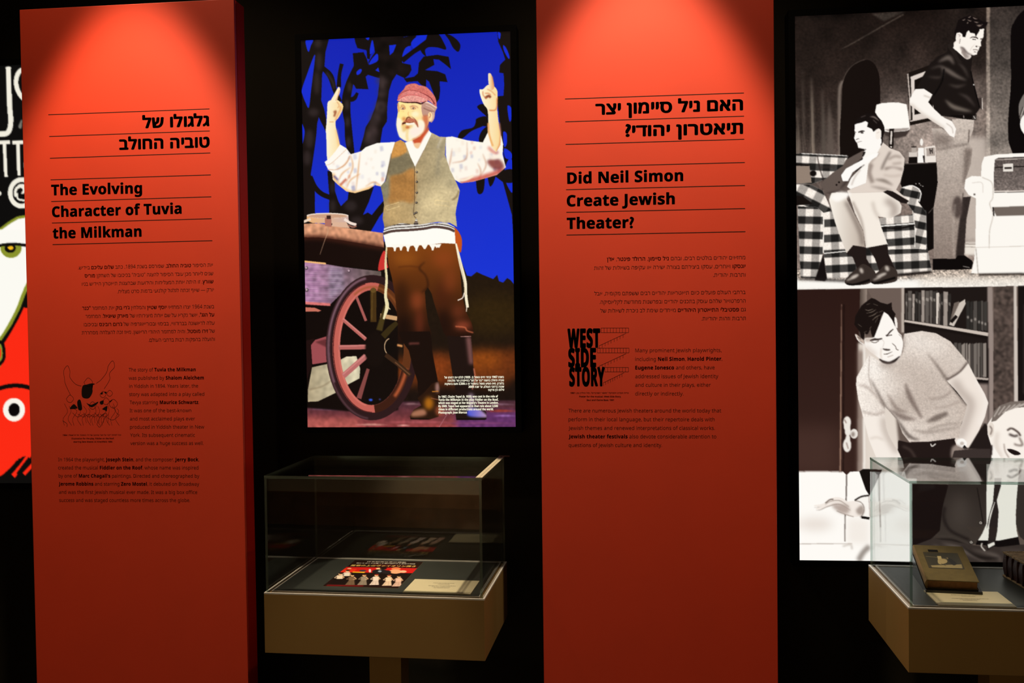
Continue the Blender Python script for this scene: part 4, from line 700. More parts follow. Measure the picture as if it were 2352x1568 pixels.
# standing man: trousers, shoes, shirt, arm
tm_ = g.poly([(1410, -20), (1500, -20), (1570, 40), (1605, 62), (1625, 10), (1590, -100), (1690, -110), (1790, -95), (1782, -10), (1742, 110), (1776, 160), (1762, 300), (1712, 440), (1690, 600), (1762, 592), (1722, 800), (1702, 1122), (1620, 1150), (1430, 1152), (1428, 700), (1466, 470), (1450, 150)], ('v', (206, 192, 180), (140, 124, 114)), sm=False)
g.rect([(1690, 560), (1766, 590), (1722, 800), (1702, 1122), (1622, 1140), (1650, 880)], (50, 41, 38), b=5, clip=tm_); g.ell(1640, 690, 46, 100, (84, 71, 66), b=8, clip=tm_); g.line([(1440, 100), (1460, 170), (1560, 150), (1740, 118)], 14, (110, 97, 90), b=8, a=.8, clip=tm_); g.rect([(1420, 0), (1600, 60), (1570, 140), (1440, 140)], (120, 106, 98), b=22, a=.8, clip=tm_); g.rect([(1700, 160), (1780, 160), (1730, 420), (1690, 500)], (112, 98, 90), b=12, a=.8, clip=tm_); g.line([(1745, -10), (1740, 110)], 8, (80, 68, 62), b=4, clip=tm_); g.line([(1620, 660), (1600, 900), (1615, 1140)], 10, (190, 176, 164), b=6, a=.6, clip=tm_); g.cloud(tm_, .035, 4)
g.poly([(1420, 1152), (1620, 1152), (1642, 1124), (1700, 1120), (1770, 1168), (1780, 1190), (1766, 1246), (1600, 1252), (1420, 1252)], (13, 9, 9), sm=False); g.line([(1690, 1220), (1750, 1232)], 6, (150, 140, 132), b=2)
D()
g.rect([(1810, 888), (1864, 878), (1866, 984), (1850, 984)], (60, 50, 46)); g.line([(1862, 880), (1864, 984)], 7, (220, 208, 196))
st = g.poly([(1548, 408), (1604, 398), (1642, 460), (1722, 536), (1776, 508), (1762, 640), (1792, 760), (1846, 972), (1800, 1034), (1690, 1032), (1490, 1042), (1440, 980), (1396, 890), (1420, 850), (1352, 802), (1278, 792), (1330, 690), (1392, 580), (1462, 510), (1550, 470)], (27, 21, 19), sm=False)
for q, wd, c in [([(1500, 600), (1560, 640), (1640, 690), (1720, 724)], [8, 34, 26, 6], (110, 98, 90)), ([(1530, 900), (1600, 960), (1700, 990), (1770, 1004)], [6, 34, 26, 6], (120, 108, 98)), ([(1470, 560), (1560, 520), (1610, 580)], [6, 40, 8], (106, 94, 86)), ([(1560, 760), (1640, 780), (1720, 760)], [4, 20, 4], (76, 66, 60)), ([(1400, 620), (1500, 600), (1510, 700)], [4, 16, 4], (86, 76, 70)), ([(1380, 690), (1460, 700), (1500, 690)], [4, 14, 4], (80, 70, 64)), ([(1640, 560), (1700, 620), (1740, 700)], [4, 16, 4], (80, 70, 64)), ([(1650, 840), (1730, 880), (1800, 960)], [4, 24, 6], (70, 60, 56))]: g.line(q, wd, c, b=9, a=.9, clip=st)
g.line([(1760, 640), (1790, 780), (1840, 970)], 8, (10, 8, 8)); g.ell(1786, 764, 6, 6, (230, 224, 216)); g.line([(1520, 620), (1500, 740), (1430, 860)], 10, (8, 6, 6), b=4); g.poly([(1550, 410), (1600, 400), (1650, 520), (1680, 560), (1640, 560), (1590, 480)], (38, 31, 28), b=2)
g.poly([(1604, 398), (1640, 370), (1690, 440), (1764, 502), (1722, 534), (1642, 462)], (236, 224, 214)); g.line([(1680, 450), (1720, 505), (1740, 520)], 24, (110, 98, 92), b=8, a=.8)
am = g.poly([(1264, 802), (1342, 800), (1418, 850), (1400, 886), (1380, 920), (1440, 988), (1520, 1060), (1592, 1092), (1628, 1162), (1612, 1238), (1572, 1222), (1512, 1152), (1402, 1082), (1302, 1012), (1216, 944), (1214, 890)], (253, 246, 238), sm=False); g.line([(1220, 940), (1310, 1020), (1420, 1090), (1520, 1160)], 24, (206, 190, 176), b=10, a=.8, clip=am); g.line([(1340, 860), (1400, 880)], 10, (190, 174, 162), b=5, a=.7); g.line([(1540, 1110), (1590, 1150), (1600, 1200)], 8, (190, 176, 166), b=3, a=.7)
g.poly([(1490, 1042), (1690, 1030), (1812, 1030), (1808, 1082), (1690, 1072), (1600, 1056)], (18, 13, 12), sm=False); g.rect([(1776, 1040), (1812, 1036), (1808, 1080), (1774, 1076)], (60, 54, 50)); g.line([(1786, 1046), (1800, 1070)], 6, (220, 212, 204)); g.line([(1696, 1040), (1698, 1066)], 6, (150, 140, 132))
g.frame(2170, 20, 12.06)
g.poly([(300, 900), (280, 700), (300, 600), (560, 560), (640, 600), (1080, 560), (1060, 790), (1020, 850), (985, 930), (1000, 1030), (960, 1060), (930, 1150), (900, 1180), (880, 1270), (800, 1292), (700, 1280), (600, 1240), (480, 1120), (440, 1240), (560, 1380), (220, 1090)], (252, 244, 234), sm=False)
g.poly([(280, 940), (255, 650), (330, 440), (360, 320), (500, 250), (700, 180), (760, 220), (920, 280), (1050, 360), (1180, 380), (1160, 460), (1090, 500), (1060, 540), (960, 540), (950, 620), (850, 780), (820, 690), (700, 670), (660, 600), (600, 660), (560, 790), (490, 790), (470, 700), (400, 660), (330, 680), (300, 760)], (20, 14, 14), sm=False)
for q in ([(640, 250), (720, 200)], [(760, 240), (900, 290)], [(620, 310), (740, 340)], [(800, 360), (940, 380)], [(860, 450), (1040, 440)], [(880, 480), (1020, 470)], [(470, 320), (560, 290)], [(600, 420), (640, 360)]): g.line([q[0], ((q[0][0]+q[1][0])/2, (q[0][1]+q[1][1])/2+14), q[1]], [4, 22, 4], (150, 130, 118), b=5, a=.9)
g.poly([(310, 720), (350, 670), (420, 680), (450, 780), (420, 880), (410, 960), (350, 950), (315, 860)], (248, 238, 228)); g.line([(350, 720), (420, 740), (380, 790)], 12, (130, 116, 110), b=4, a=.8); g.line([(420, 840), (400, 970)], 14, (80, 68, 64), b=5, a=.7)
g.line([(690, 820), (760, 790), (860, 800), (910, 840)], [10, 26, 30, 26], (60, 48, 44), b=5); g.line([(760, 850), (850, 858)], 20, (40, 30, 30), b=4); g.line([(970, 850), (1030, 830)], 22, (60, 48, 44), b=5); g.line([(850, 1040), (890, 1065)], 26, (60, 48, 46), b=6); g.line([(1000, 1040), (930, 1050), (860, 1020)], 9, (170, 154, 144), b=5); g.line([(770, 1140), (840, 1135), (910, 1150)], 18, (110, 92, 86), b=4); g.line([(800, 1200), (860, 1205)], 16, (80, 66, 62), b=5); g.line([(830, 980), (740, 1080), (690, 1170)], 10, (206, 190, 178), b=6, a=.8); g.line([(420, 1060), (500, 1110), (620, 1230), (760, 1290)], [20, 60, 40, 16], (96, 82, 78), b=16, a=.85); g.line([(440, 1100), (540, 1300), (570, 1380)], 40, (150, 134, 126), b=14, a=.7)
# seated man
E_()
g.poly([(412, 490), (440, 450), (520, 380), (612, 318), (640, 262), (792, 180), (830, 210), (700, 320), (650, 460), (600, 540), (500, 572), (462, 560)], (98, 85, 78), sm=False, b=2); g.poly([(460, 560), (560, 560), (620, 470), (760, 350), (720, 380), (600, 520)], (70, 58, 54), b=6)
sht = g.poly([(800, 186), (940, 106), (962, 150), (862, 290), (830, 470), (680, 528), (650, 505), (690, 420), (780, 330)], (253, 248, 241), sm=False); g.line([(810, 190), (800, 215), (790, 230)], 14, (30, 24, 22)); g.line([(690, 490), (720, 420), (770, 350)], 12, (200, 186, 176), b=5, a=.8)
jk = g.poly([(972, 106), (1040, 160), (1122, 190), (1168, 250), (1160, 350), (1130, 456), (1092, 532), (1210, 630), (1182, 652), (1050, 548), (850, 556), (660, 562), (650, 540), (820, 472), (842, 300), (926, 196)], (226, 212, 200), sm=False)
for q, wd, c in [([(870, 300), (850, 380), (880, 470)], 34, (150, 134, 124)), ([(1040, 190), (990, 280), (960, 350)], 12, (70, 58, 52)), ([(1020, 260), (1080, 230), (1140, 240)], 16, (150, 134, 124)), ([(990, 345), (1060, 330), (1150, 350)], [22, 8, 16], (120, 104, 96)), ([(900, 440), (980, 450), (1060, 490)], [6, 26, 8], (130, 116, 106)), ([(860, 500), (960, 520), (1050, 540)], [6, 20, 10], (150, 136, 126)), ([(940, 200), (870, 280), (846, 330)], 8, (140, 124, 114)), ([(1060, 300), (1140, 290)], 14, (164, 148, 138)), ([(980, 400), (1060, 410), (1140, 400)], 14, (196, 180, 168))]: g.line(q, wd, c, b=7, a=.9, clip=jk)
g.poly([(596, 402), (640, 342), (780, 266), (864, 216), (936, 200), (916, 236), (806, 300), (700, 376), (662, 452), (612, 456)], (255, 251, 246), sm=False); g.line([(664, 446), (720, 380), (806, 306)], 7, (90, 76, 70), b=3, a=.8)
for x, y in [(556, 488), (578, 464)]: g.ell(x, y, 9, 9, (24, 18, 16))
tA = g.poly([(660, 560), (850, 556), (1000, 552), (1110, 620), (1142, 680), (1132, 742), (1042, 790), (930, 772), (962, 880), (1018, 1028), (820, 1052), (796, 900), (720, 740)], (246, 236, 224), sm=False); g.line([(1000, 620), (1080, 690), (1060, 780)], 50, (150, 134, 124), b=22, a=.8, clip=tA); g.line([(880, 640), (900, 720), (940, 790)], 20, (196, 182, 170), b=10, a=.8, clip=tA); g.line([(700, 640), (780, 820), (810, 1040)], 16, (150, 134, 122), b=8, a=.8, clip=tA)
tB = g.poly([(488, 622), (510, 562), (560, 556), (650, 562), (650, 620), (720, 760), (796, 910), (808, 1044), (706, 1032), (646, 1104), (598, 980), (540, 820)], ('h', (250, 242, 230), (190, 174, 160)), sm=False); g.line([(640, 640), (700, 760), (770, 920), (790, 1030)], 26, (110, 96, 88), b=14, a=.8, clip=tB); g.poly([(500, 600), (560, 556), (680, 560), (650, 600), (560, 640)], (255, 250, 243), b=8)
g.poly([(976, 552), (1010, 536), (1060, 546), (1208, 634), (1184, 656), (1140, 650)], (30, 23, 21), sm=False)
g.poly([(644, 1104), (704, 1032), (820, 1052), (824, 1150), (884, 1256), (740, 1240), (702, 1140)], (34, 25, 23), sm=False); g.poly([(842, 1052), (1012, 1020), (1022, 1110), (1080, 1240), (940, 1262), (900, 1150)], (34, 25, 23), sm=False)
for P_ in ([(628, 1352), (680, 1290), (742, 1236), (800, 1200), (890, 1256), (904, 1300), (856, 1372), (722, 1392), (652, 1386)], [(856, 1332), (930, 1268), (1000, 1208), (1090, 1250), (1104, 1320), (1072, 1362), (900, 1382)]): k = g.poly(P_, (56, 46, 41)); g.line([(P_[0][0]+14, P_[0][1]+30), (P_[7 if len(P_) > 7 else 6][0], P_[7 if len(P_) > 7 else 6][1]-8), (P_[0][0]+230, P_[0][1]-10)], 20, (16, 12, 11), b=3, clip=k)
for x, y, rx, ry in [(720, 1310, 40, 14), (690, 1330, 50, 8), (780, 1260, 16, 26), (960, 1300, 50, 14), (1010, 1240, 18, 26), (920, 1330, 40, 7)]: g.ell(x, y, rx, ry, (206, 194, 182), b=6, a=.9, rot=-.4)
g.frame(1930, 240, 7.128)
g.poly([(240, 330), (300, 300), (440, 260), (520, 400), (670, 400), (680, 620), (600, 780), (480, 780), (380, 730), (296, 712), (280, 640), (250, 600), (228, 550), (245, 480), (236, 430)], (254, 249, 243), sm=False)
g.poly([(232, 322), (280, 230), (340, 190), (430, 144), (520, 148), (600, 180), (680, 270), (720, 360), (730, 440), (700, 540), (695, 610), (668, 560), (672, 430), (640, 395), (590, 410), (545, 450), (520, 400), (440, 366), (456, 300), (420, 270), (340, 300)], (22, 16, 15), sm=False); g.line([(480, 200), (560, 210), (640, 270)], [4, 26, 6], (120, 106, 98), b=6, a=.9); g.line([(540, 250), (600, 310)], 10, (110, 96, 90), b=5, a=.8); g.line([(340, 210), (420, 180)], 10, (90, 78, 72), b=5, a=.8)
g.poly([(580, 440), (620, 396), (664, 420), (668, 500), (640, 560), (590, 560)], (250, 240, 230)); g.line([(600, 470), (640, 450)], 6, (200, 186, 176), b=3)
g.line([(296, 455), (350, 440), (400, 436)], [14, 26, 12], (30, 22, 20), b=4); g.ell(360, 466, 26, 9, (36, 26, 24), b=3); g.line([(238, 452), (262, 455)], 12, (60, 48, 44), b=3); g.line([(260, 580), (290, 560), (310, 560)], 9, (60, 48, 44), b=3); g.line([(270, 625), (330, 606), (360, 604)], 7, (130, 112, 104), b=3); g.line([(296, 712), (380, 728), (430, 735)], 7, (60, 48, 44), b=3); g.line([(400, 780), (370, 800)], 16, (24, 18, 16), b=2)
# lower scene
Fz()
lo = g.rect([(100, 86), (2900, 44), (2900, 2700), (100, 2700)], (100, 85, 77)); g.rect([(100, 86), (668, 80), (668, 1560), (100, 1560)], ('v', (44, 25, 21), (54, 34, 29))); g.rect([(180, 1150), (510, 1150), (510, 1540), (180, 1540)], (84, 58, 50), b=60, a=.5); g.line([(522, 200), (518, 800), (512, 1505)], [4, 9, 11], (150, 118, 100), b=3); g.line([(540, 200), (536, 1505)], 9, (24, 13, 11), b=4, a=.8)
g.rect([(668, 80), (722, 80), (706, 560), (652, 560)], ('h', (60, 48, 42), (150, 134, 122))); g.rect([(652, 500), (900, 560), (1000, 1600), (652, 1600)], (226, 214, 202), b=6); g.line([(672, 560), (668, 1100), (668, 1520)], 40, (110, 88, 78), b=14, a=.8); g.line([(700, 500), (700, 1500)], 14, (250, 243, 234), b=5); g.rect([(722, 76), (1000, 70), (1000, 420), (900, 420)], (108, 92, 84)); g.line([(1002, 70), (1002, 420)], 20, (190, 176, 164), b=4)
bs = g.rect([(1014, 70), (1690, 62), (1705, 1140), (1300, 1140), (1014, 430)], (30, 23, 21))
r2 = np.random.RandomState(5)
x = 1022
while x < 1360:
    wd = r2.randint(14, 34); c = r2.choice([70, 110, 150, 190, 50, 90]); hgt = r2.randint(0, 60); g.rect([(x, 90+hgt*.6), (x+wd, 90+hgt*.6), (x+wd-4, 322+(x-1020)*.16), (x, 318+(x-1020)*.16)], (c, c*.93, c*.87), b=2, a=.8, clip=bs); g.rect([(x+3, 140+hgt), (x+wd-4, 142+hgt), (x+wd-4, 160+hgt+r2.randint(30)), (x+3, 160+hgt)], (210, 198, 186), b=2, a=.45); x += wd+3
g.rect([(1264, 110), (1286, 108), (1276, 355), (1262, 352)], (214, 202, 190)); x = 1495
while x < 1660:
    wd = r2.randint(16, 30); c = r2.choice([60, 80, 100, 46]); g.rect([(x, 170+r2.randint(20)), (x+wd, 172), (x+wd, 412), (x, 400)], (c, c*.93, c*.87), b=2, clip=bs); g.ell(x+wd/2, 300+r2.randint(60), 7, 12, (190, 178, 168), b=3, a=.7); x += wd+3
g.rect([(1365, 350), (1438, 190), (1486, 160), (1490, 196), (1398, 372), (1362, 360)], (206, 194, 182)); g.rect([(1365, 350), (1400, 190), (1440, 176), (1440, 196), (1376, 340)], (130, 116, 106), a=.8); g.line([(1376, 340), (1420, 290)], 24, (24, 18, 16))
g.line([(1014, 330), (1300, 374), (1668, 436)], [16, 20, 26], (204, 190, 178), sm=False); g.line([(1014, 350), (1668, 464)], 18, (24, 18, 16), b=4); x = 1400
while x < 1630:
    wd = r2.randint(14, 30); c = r2.choice([90, 130, 60, 160]); g.rect([(x, 500+r2.randint(20)), (x+wd, 500), (x+wd, 770), (x, 770)], (c, c*.93, c*.87), b=2, a=.85, clip=bs); x += wd+4
g.line([(1500, 770), (1668, 786)], 16, (180, 166, 156)); g.line([(1580, 800), (1668, 806)], 16, (20, 15, 14)); g.rect([(1590, 820), (1670, 820), (1670, 1140), (1560, 1140)], (140, 124, 116), b=8); g.line([(1680, 62), (1690, 600), (1692, 1160)], 36, (150, 134, 126), b=4)
rw = g.rect([(1710, 60), (1872, 56), (1900, 980), (1706, 1120)], (80, 67, 61)); g.cloud(rw, .12, 6); g.line([(1878, 56), (1886, 965)], [20, 28], (206, 194, 184), b=3); g.rect([(1900, 54), (2900, 40), (2900, 1500), (1900, 980)], (24, 18, 17)); g.line([(1950, 200), (1946, 900)], 10, (50, 42, 40), b=5)
for q in [(566, 1122, 30, 46), (572, 1196, 24, 34), (566, 1302, 32, 54), (566, 1160, 26, 30), (572, 1250, 18, 30)]: g.ell(*q, (238, 231, 222), b=3)
g.ell(620, 1212, 30, 38, (236, 229, 220), b=2); g.ell(612, 1216, 14, 20, (150, 136, 126), b=5); g.line([(545, 1100), (560, 1130)], 8, (150, 130, 120), b=3); g.line([(560, 1280), (575, 1330)], 8, (160, 140, 130), b=3)
# lower parts of the lower scene (behind the glass case)
G()
g.poly([(100, 224), (300, 222), (430, 226), (456, 250), (478, 228), (600, 224), (660, 236), (690, 226), (900, 230), (900, 800), (100, 800)], (255, 251, 245), sm=False); g.line([(455, 248), (452, 400), (446, 490), (444, 670)], [8, 7, 7, 5], (96, 84, 78), b=2); g.line([(664, 236), (664, 400), (670, 580)], 6, (150, 138, 130), b=2); g.line([(120, 686), (300, 684), (490, 684)], 5, (190, 178, 168), b=2); g.ell(260, 560, 110, 40, (226, 214, 204), b=26, a=.8); g.rect([(460, 520), (600, 530), (600, 690), (460, 680)], (236, 226, 216), b=20, a=.6); g.line([(120, 228), (300, 226), (430, 230)], 4, (120, 100, 92), b=2); g.line([(530, 790), (560, 740), (600, 700)], 30, (110, 98, 90), b=8, a=.7); g.line([(430, 700), (480, 690), (490, 720)], 10, (200, 190, 180), b=4, a=.8)
# man leaning: arms, shirt, trousers
Fz()
aL = g.poly([(690, 1070), (862, 1070), (872, 1160), (892, 1222), (940, 1310), (1000, 1400), (1060, 1480), (820, 1480), (786, 1380), (738, 1262)], (246, 236, 226), sm=False); g.line([(850, 1080), (870, 1200), (960, 1360)], 40, (170, 154, 142), b=20, a=.7, clip=aL); g.line([(745, 1250), (800, 1240), (850, 1260)], 12, (214, 200, 188), b=6, a=.8)
pt = g.poly([(965, 1262), (1052, 1282), (1202, 1272), (1442, 1236), (1400, 1320), (1440, 1440), (1440, 1560), (1030, 1560), (1000, 1420), (962, 1340)], (34, 24, 22), sm=False); g.line([(1220, 1290), (1230, 1310), (1260, 1290)], 8, (226, 218, 210)); g.line([(1000, 1310), (1060, 1340), (1100, 1400)], 14, (80, 66, 60), b=6, a=.8)
aR = g.poly([(1336, 792), (1400, 740), (1506, 652), (1582, 800), (1640, 900), (1668, 970), (1642, 1080), (1590, 1200), (1524, 1322), (1422, 1312), (1404, 1262), (1460, 1130), (1500, 985), (1420, 880)], (240, 228, 217), sm=False); g.line([(1400, 790), (1450, 880), (1530, 970), (1500, 1100), (1440, 1250)], 50, (160, 144, 134), b=24, a=.7, clip=aR); g.line([(1580, 800), (1650, 960), (1600, 1150)], 24, (248, 240, 232), b=12, a=.7, clip=aR); g.line([(1508, 652), (1440, 730), (1338, 794)], 9, (96, 82, 76), b=4, a=.9)
ts = g.poly([(740, 592), (820, 646), (902, 668), (980, 612), (1012, 430), (1150, 408), (1262, 426), (1372, 490), (1430, 560), (1506, 652), (1440, 730), (1338, 792), (1402, 872), (1502, 988), (1484, 1060), (1450, 1150), (1440, 1242), (1202, 1274), (1052, 1276), (1000, 1210), (962, 1112), (900, 1040), (862, 1000), (862, 1078), (690, 1078), (652, 940), (636, 830), (640, 770), (690, 680)], ('h', (246, 236, 226), (198, 182, 170)), sm=False)
for x, y, rx, ry, c, a in [(1000, 700, 150, 80, (190, 174, 162), .7), (1150, 900, 160, 200, (186, 170, 158), .6), (980, 1000, 120, 90, (176, 160, 148), .6), (1250, 520, 140, 70, (244, 234, 224), .7), (780, 700, 80, 80, (255, 250, 243), .7), (1350, 1080, 110, 120, (206, 192, 180), .6), (1100, 470, 80, 30, (255, 250, 243), .8), (1450, 640, 60, 80, (236, 226, 216), .7)]: g.ell(x, y, rx, ry, c, b=50, a=a, clip=ts)
for q, wd, c in [([(1020, 820), (1060, 930), (1150, 1090)], [10, 34, 14], (120, 104, 96)), ([(1190, 580), (1270, 680), (1345, 790)], [4, 12, 16], (96, 82, 74)), ([(1345, 790), (1430, 900), (1500, 990)], 12, (70, 58, 52)), ([(745, 780), (810, 900), (862, 1000)], [6, 14, 20], (100, 86, 78)), ([(660, 830), (740, 860), (850, 990)], [10, 14, 8], (170, 154, 144)), ([(690, 1040), (780, 1060), (860, 1040)], 9, (150, 134, 124)), ([(862, 1000), (960, 1110), (1050, 1230), (1130, 1260)], [12, 14, 22, 8], (80, 68, 62)), ([(1190, 1120), (1260, 1090), (1350, 1050)], [10, 42, 26], (110, 96, 88)), ([(1200, 1180), (1330, 1140), (1440, 1130)], 12, (150, 136, 126)), ([(1080, 1180), (1200, 1200), (1440, 1160)], [8, 22, 10], (160, 146, 136)), ([(1380, 880), (1300, 930), (1200, 940)], 14, (160, 144, 134)), ([(900, 1020), (1000, 1080), (1100, 1100)], [6, 40, 10], (130, 114, 106)), ([(880, 900), (960, 1020), (1040, 1040)], [6, 30, 8], (150, 134, 124)), ([(1240, 1010), (1340, 1000), (1440, 960)], 12, (168, 152, 142)), ([(1010, 440), (1012, 520), (985, 600)], 10, (150, 136, 126))]: g.line(q, wd, c, b=7, a=.85, clip=ts)
g.cloud(ts, .03, 2.5); g.line([(1504, 652), (1440, 728), (1340, 790)], 10, (84, 70, 64), b=5, a=.9); g.line([(742, 600), (735, 760), (760, 860)], 6, (190, 176, 166), b=3)
g.poly([(1425, 1262), (1470, 1250), (1500, 1282), (1480, 1322), (1430, 1310)], (252, 247, 240)); g.ell(1462, 1288, 16, 14, (200, 188, 178), b=3); g.rect([(1480, 1300), (1510, 1330), (1480, 1340), (1466, 1318)], (16, 12, 12)); g.poly([(1380, 1330), (1420, 1300), (1480, 1330), (1560, 1330), (1600, 1400), (1400, 1420)], (150, 134, 124), b=6); g.poly([(1400, 1345), (1500, 1335), (1690, 1320), (1690, 1520), (1350, 1520)], (58, 48, 45), sm=False); g.poly([(1590, 1200), (1640, 1130), (1690, 1180), (1690, 1330), (1510, 1330)], (34, 26, 24), b=3, sm=False)
g.frame(1930, 680, 9.2235)
g.poly([(500, 900), (560, 880), (700, 880), (730, 760), (860, 500), (930, 330), (1000, 370), (1100, 500), (1170, 640), (1230, 760), (1300, 830), (1340, 1000), (1300, 1200), (1240, 1330), (1100, 1410), (980, 1400), (850, 1330), (740, 1250), (640, 1180), (540, 1080)], (253, 247, 240), sm=False)
g.poly([(510, 940), (440, 870), (420, 760), (300, 600), (320, 420), (450, 200), (520, 140), (600, 80), (660, 36), (740, 60), (850, 130), (1000, 170), (1090, 130), (1100, 280), (1175, 380), (1150, 440), (1165, 640), (1100, 500), (1020, 390), (930, 330), (870, 430), (840, 560), (770, 740), (720, 870), (680, 860), (650, 760), (640, 690), (590, 800), (540, 810), (520, 760)], (26, 18, 16), sm=False)
for q in ([(520, 280), (600, 300), (700, 270)], [(560, 360), (680, 330), (760, 280)], [(600, 430), (700, 400), (800, 330)], [(680, 510), (760, 440), (860, 390)], [(740, 560), (800, 450)], [(820, 340), (900, 310)], [(560, 180), (640, 150)], [(700, 160), (800, 200)], [(620, 700), (660, 640)], [(380, 590), (460, 650)], [(500, 770), (560, 740)]): g.line(q, [4]+[13]*(len(q)-2)+[5], (150, 134, 116), b=4, a=.85)
g.poly([(318, 815), (345, 805), (430, 880), (500, 940), (505, 1010), (440, 960), (370, 920)], (196, 178, 164)); g.line([(325, 820), (380, 930), (490, 1015)], 16, (250, 242, 234), b=3); g.line([(370, 860), (440, 910)], 22, (90, 74, 66), b=8, a=.8); g.poly([(1150, 460), (1180, 450), (1205, 520), (1215, 660), (1180, 660), (1155, 560)], (248, 240, 232))
g.poly([(510, 900), (600, 880), (700, 900), (640, 960), (540, 960)], (190, 172, 158), b=20, a=.8); g.line([(530, 1060), (640, 1160), (760, 1250)], 90, (216, 200, 188), b=40, a=.7)
g.line([(630, 940), (720, 915), (800, 915), (890, 895)], [20, 44, 34, 24], (58, 46, 42), b=6); g.line([(660, 965), (740, 985), (820, 940)], 12, (80, 66, 60), b=4); g.line([(970, 840), (1010, 810), (1060, 750), (1125, 695)], [30, 24, 26, 14], (58, 46, 42), b=4); g.line([(980, 845), (1040, 830), (1095, 820)], 16, (70, 56, 52), b=4); g.line([(890, 920), (930, 980), (900, 1080)], 8, (200, 184, 172), b=6, a=.9)
g.line([(900, 1110), (960, 1130), (1060, 1135)], [10, 34, 24], (62, 50, 46), b=7); g.line([(920, 1225), (1000, 1220), (1110, 1170)], [14, 16, 6], (86, 70, 62), b=4); g.line([(1000, 1290), (1060, 1270), (1125, 1245)], 12, (180, 160, 148), b=6); g.line([(1100, 995), (1170, 1060), (1190, 1120), (1235, 1140)], [8, 12, 14, 16], (90, 76, 68), b=5); g.line([(870, 1100), (860, 1230), (880, 1320)], 26, (226, 212, 200), b=12, a=.9)
g.line([(830, 1330), (920, 1390), (1040, 1410), (1160, 1360), (1260, 1270)], [20, 50, 50, 50, 14], (40, 30, 28), b=8); g.line([(830, 1420), (960, 1470), (1150, 1440)], 80, (160, 144, 134), b=36, a=.7); g.line([(1240, 805), (1310, 880), (1342, 1020), (1310, 1200)], 10, (120, 104, 96), b=5, a=.9)
# older man in dark suit
G()
dk = g.rect([(868, 300), (1100, 310), (1100, 820), (868, 820)], (27, 18, 17)); g.poly([(535, 226), (560, 210), (680, 215), (640, 300), (600, 380), (575, 340)], (20, 14, 13), sm=False)
g.poly([(506, 410), (560, 380), (650, 376), (650, 522), (562, 522), (516, 500)], (250, 245, 238), sm=False)
g.poly([(398, 470), (440, 420), (506, 412), (552, 440), (570, 480), (552, 506), (520, 514), (474, 512), (436, 494)], (244, 234, 225), sm=False)
for q, wd in [([(480, 452), (420, 412), (350, 420), (300, 440), (250, 444)], [30, 26, 20, 15, 8]), ([(480, 462), (410, 424), (340, 436), (290, 458), (262, 462)], [30, 26, 18, 13, 8]), ([(470, 440), (410, 402), (350, 408), (318, 430)], [24, 22, 18, 10])]: g.line(q, wd, (244, 234, 225)); g.line([(x, y+wd[1]*.42) for x, y in q], [3, 6, 6, 4, 2], (150, 134, 124), b=2, a=.75)
g.poly([(362, 440), (410, 432), (462, 440), (470, 486), (430, 492), (392, 474)], (172, 154, 144), b=8, a=.85); g.line([(320, 428), (348, 406), (372, 402)], 7, (104, 90, 82), b=2, a=.9); g.line([(392, 476), (440, 496), (500, 514)], 5, (150, 134, 124), b=2, a=.8)
g.line([(508, 410), (548, 424), (566, 460), (556, 500), (540, 516)], 5, (130, 114, 106), b=2, a=.9); g.poly([(516, 468), (552, 440), (566, 470), (556, 500), (526, 496)], (150, 134, 124), b=5, a=.8); g.line([(506, 410), (548, 386), (600, 378)], 9, (28, 20, 18), b=2); g.line([(548, 516), (600, 524)], 15, (20, 15, 14)); g.line([(596, 380), (600, 450), (604, 520)], 6, (170, 156, 148), b=2, a=.8)
jo = g.poly([(1060, 470), (1080, 380), (1100, 300), (1100, 180), (1380, 180), (1440, 480), (1380, 540), (1290, 680), (1230, 692), (1540, 720), (1540, 820), (860, 820), (985, 660), (1046, 600)], ('v', (44, 36, 33), (72, 62, 56)), sm=False); g.line([(1075, 450), (1070, 520), (1110, 600), (1230, 660)], 14, (30, 23, 22), b=6); g.ell(1170, 480, 60, 110, (86, 75, 69), b=34, a=.6, clip=jo); g.line([(990, 660), (1120, 660), (1220, 700)], 10, (28, 21, 20), b=4); g.line([(1280, 330), (1320, 560)], 5, (26, 20, 19), b=2)
pr = g.poly([(870, 700), (1000, 650), (1120, 670), (1300, 700), (1520, 690), (2200, 680), (2200, 830), (860, 830)], (60, 50, 46), sm=False)
for q, wd in [([(1060, 680), (1180, 720), (1330, 800)], 26), ([(1000, 690), (1100, 740), (1220, 810)], 20), ([(1250, 720), (1400, 760), (1430, 800)], 18), ([(1430, 720), (1560, 730)], 30)]: g.line(q, [4, wd, 6], (118, 104, 97), b=7, a=.8, clip=pr)
g.line([(1180, 700), (1300, 770), (1420, 775)], [6, 16, 4], (26, 20, 19), b=5, clip=pr)
g.poly([(1340, 180), (1400, 180), (1550, 180), (1536, 330), (1524, 500), (1530, 600), (1544, 660), (1500, 664), (1280, 672), (1312, 620), (1338, 560)], (250, 244, 234), sm=False); g.poly([(1280, 664), (1420, 664), (1540, 640), (1550, 690), (1420, 705), (1270, 690)], (18, 13, 13), sm=False)
g.poly([(1394, 180), (1440, 180), (1430, 320), (1404, 410), (1416, 480), (1408, 600), (1390, 700), (1340, 730), (1352, 640), (1358, 540), (1340, 590), (1352, 520), (1380, 420), (1388, 320)], (44, 36, 34), sm=False); g.line([(1392, 420), (1366, 500), (1352, 570)], [3, 8, 4], (248, 240, 230)); g.poly([(1346, 690), (1388, 672), (1392, 690), (1352, 712)], (245, 238, 228), sm=False); g.line([(1312, 680), (1306, 700), (1330, 730)], 8, (214, 202, 192), b=2)
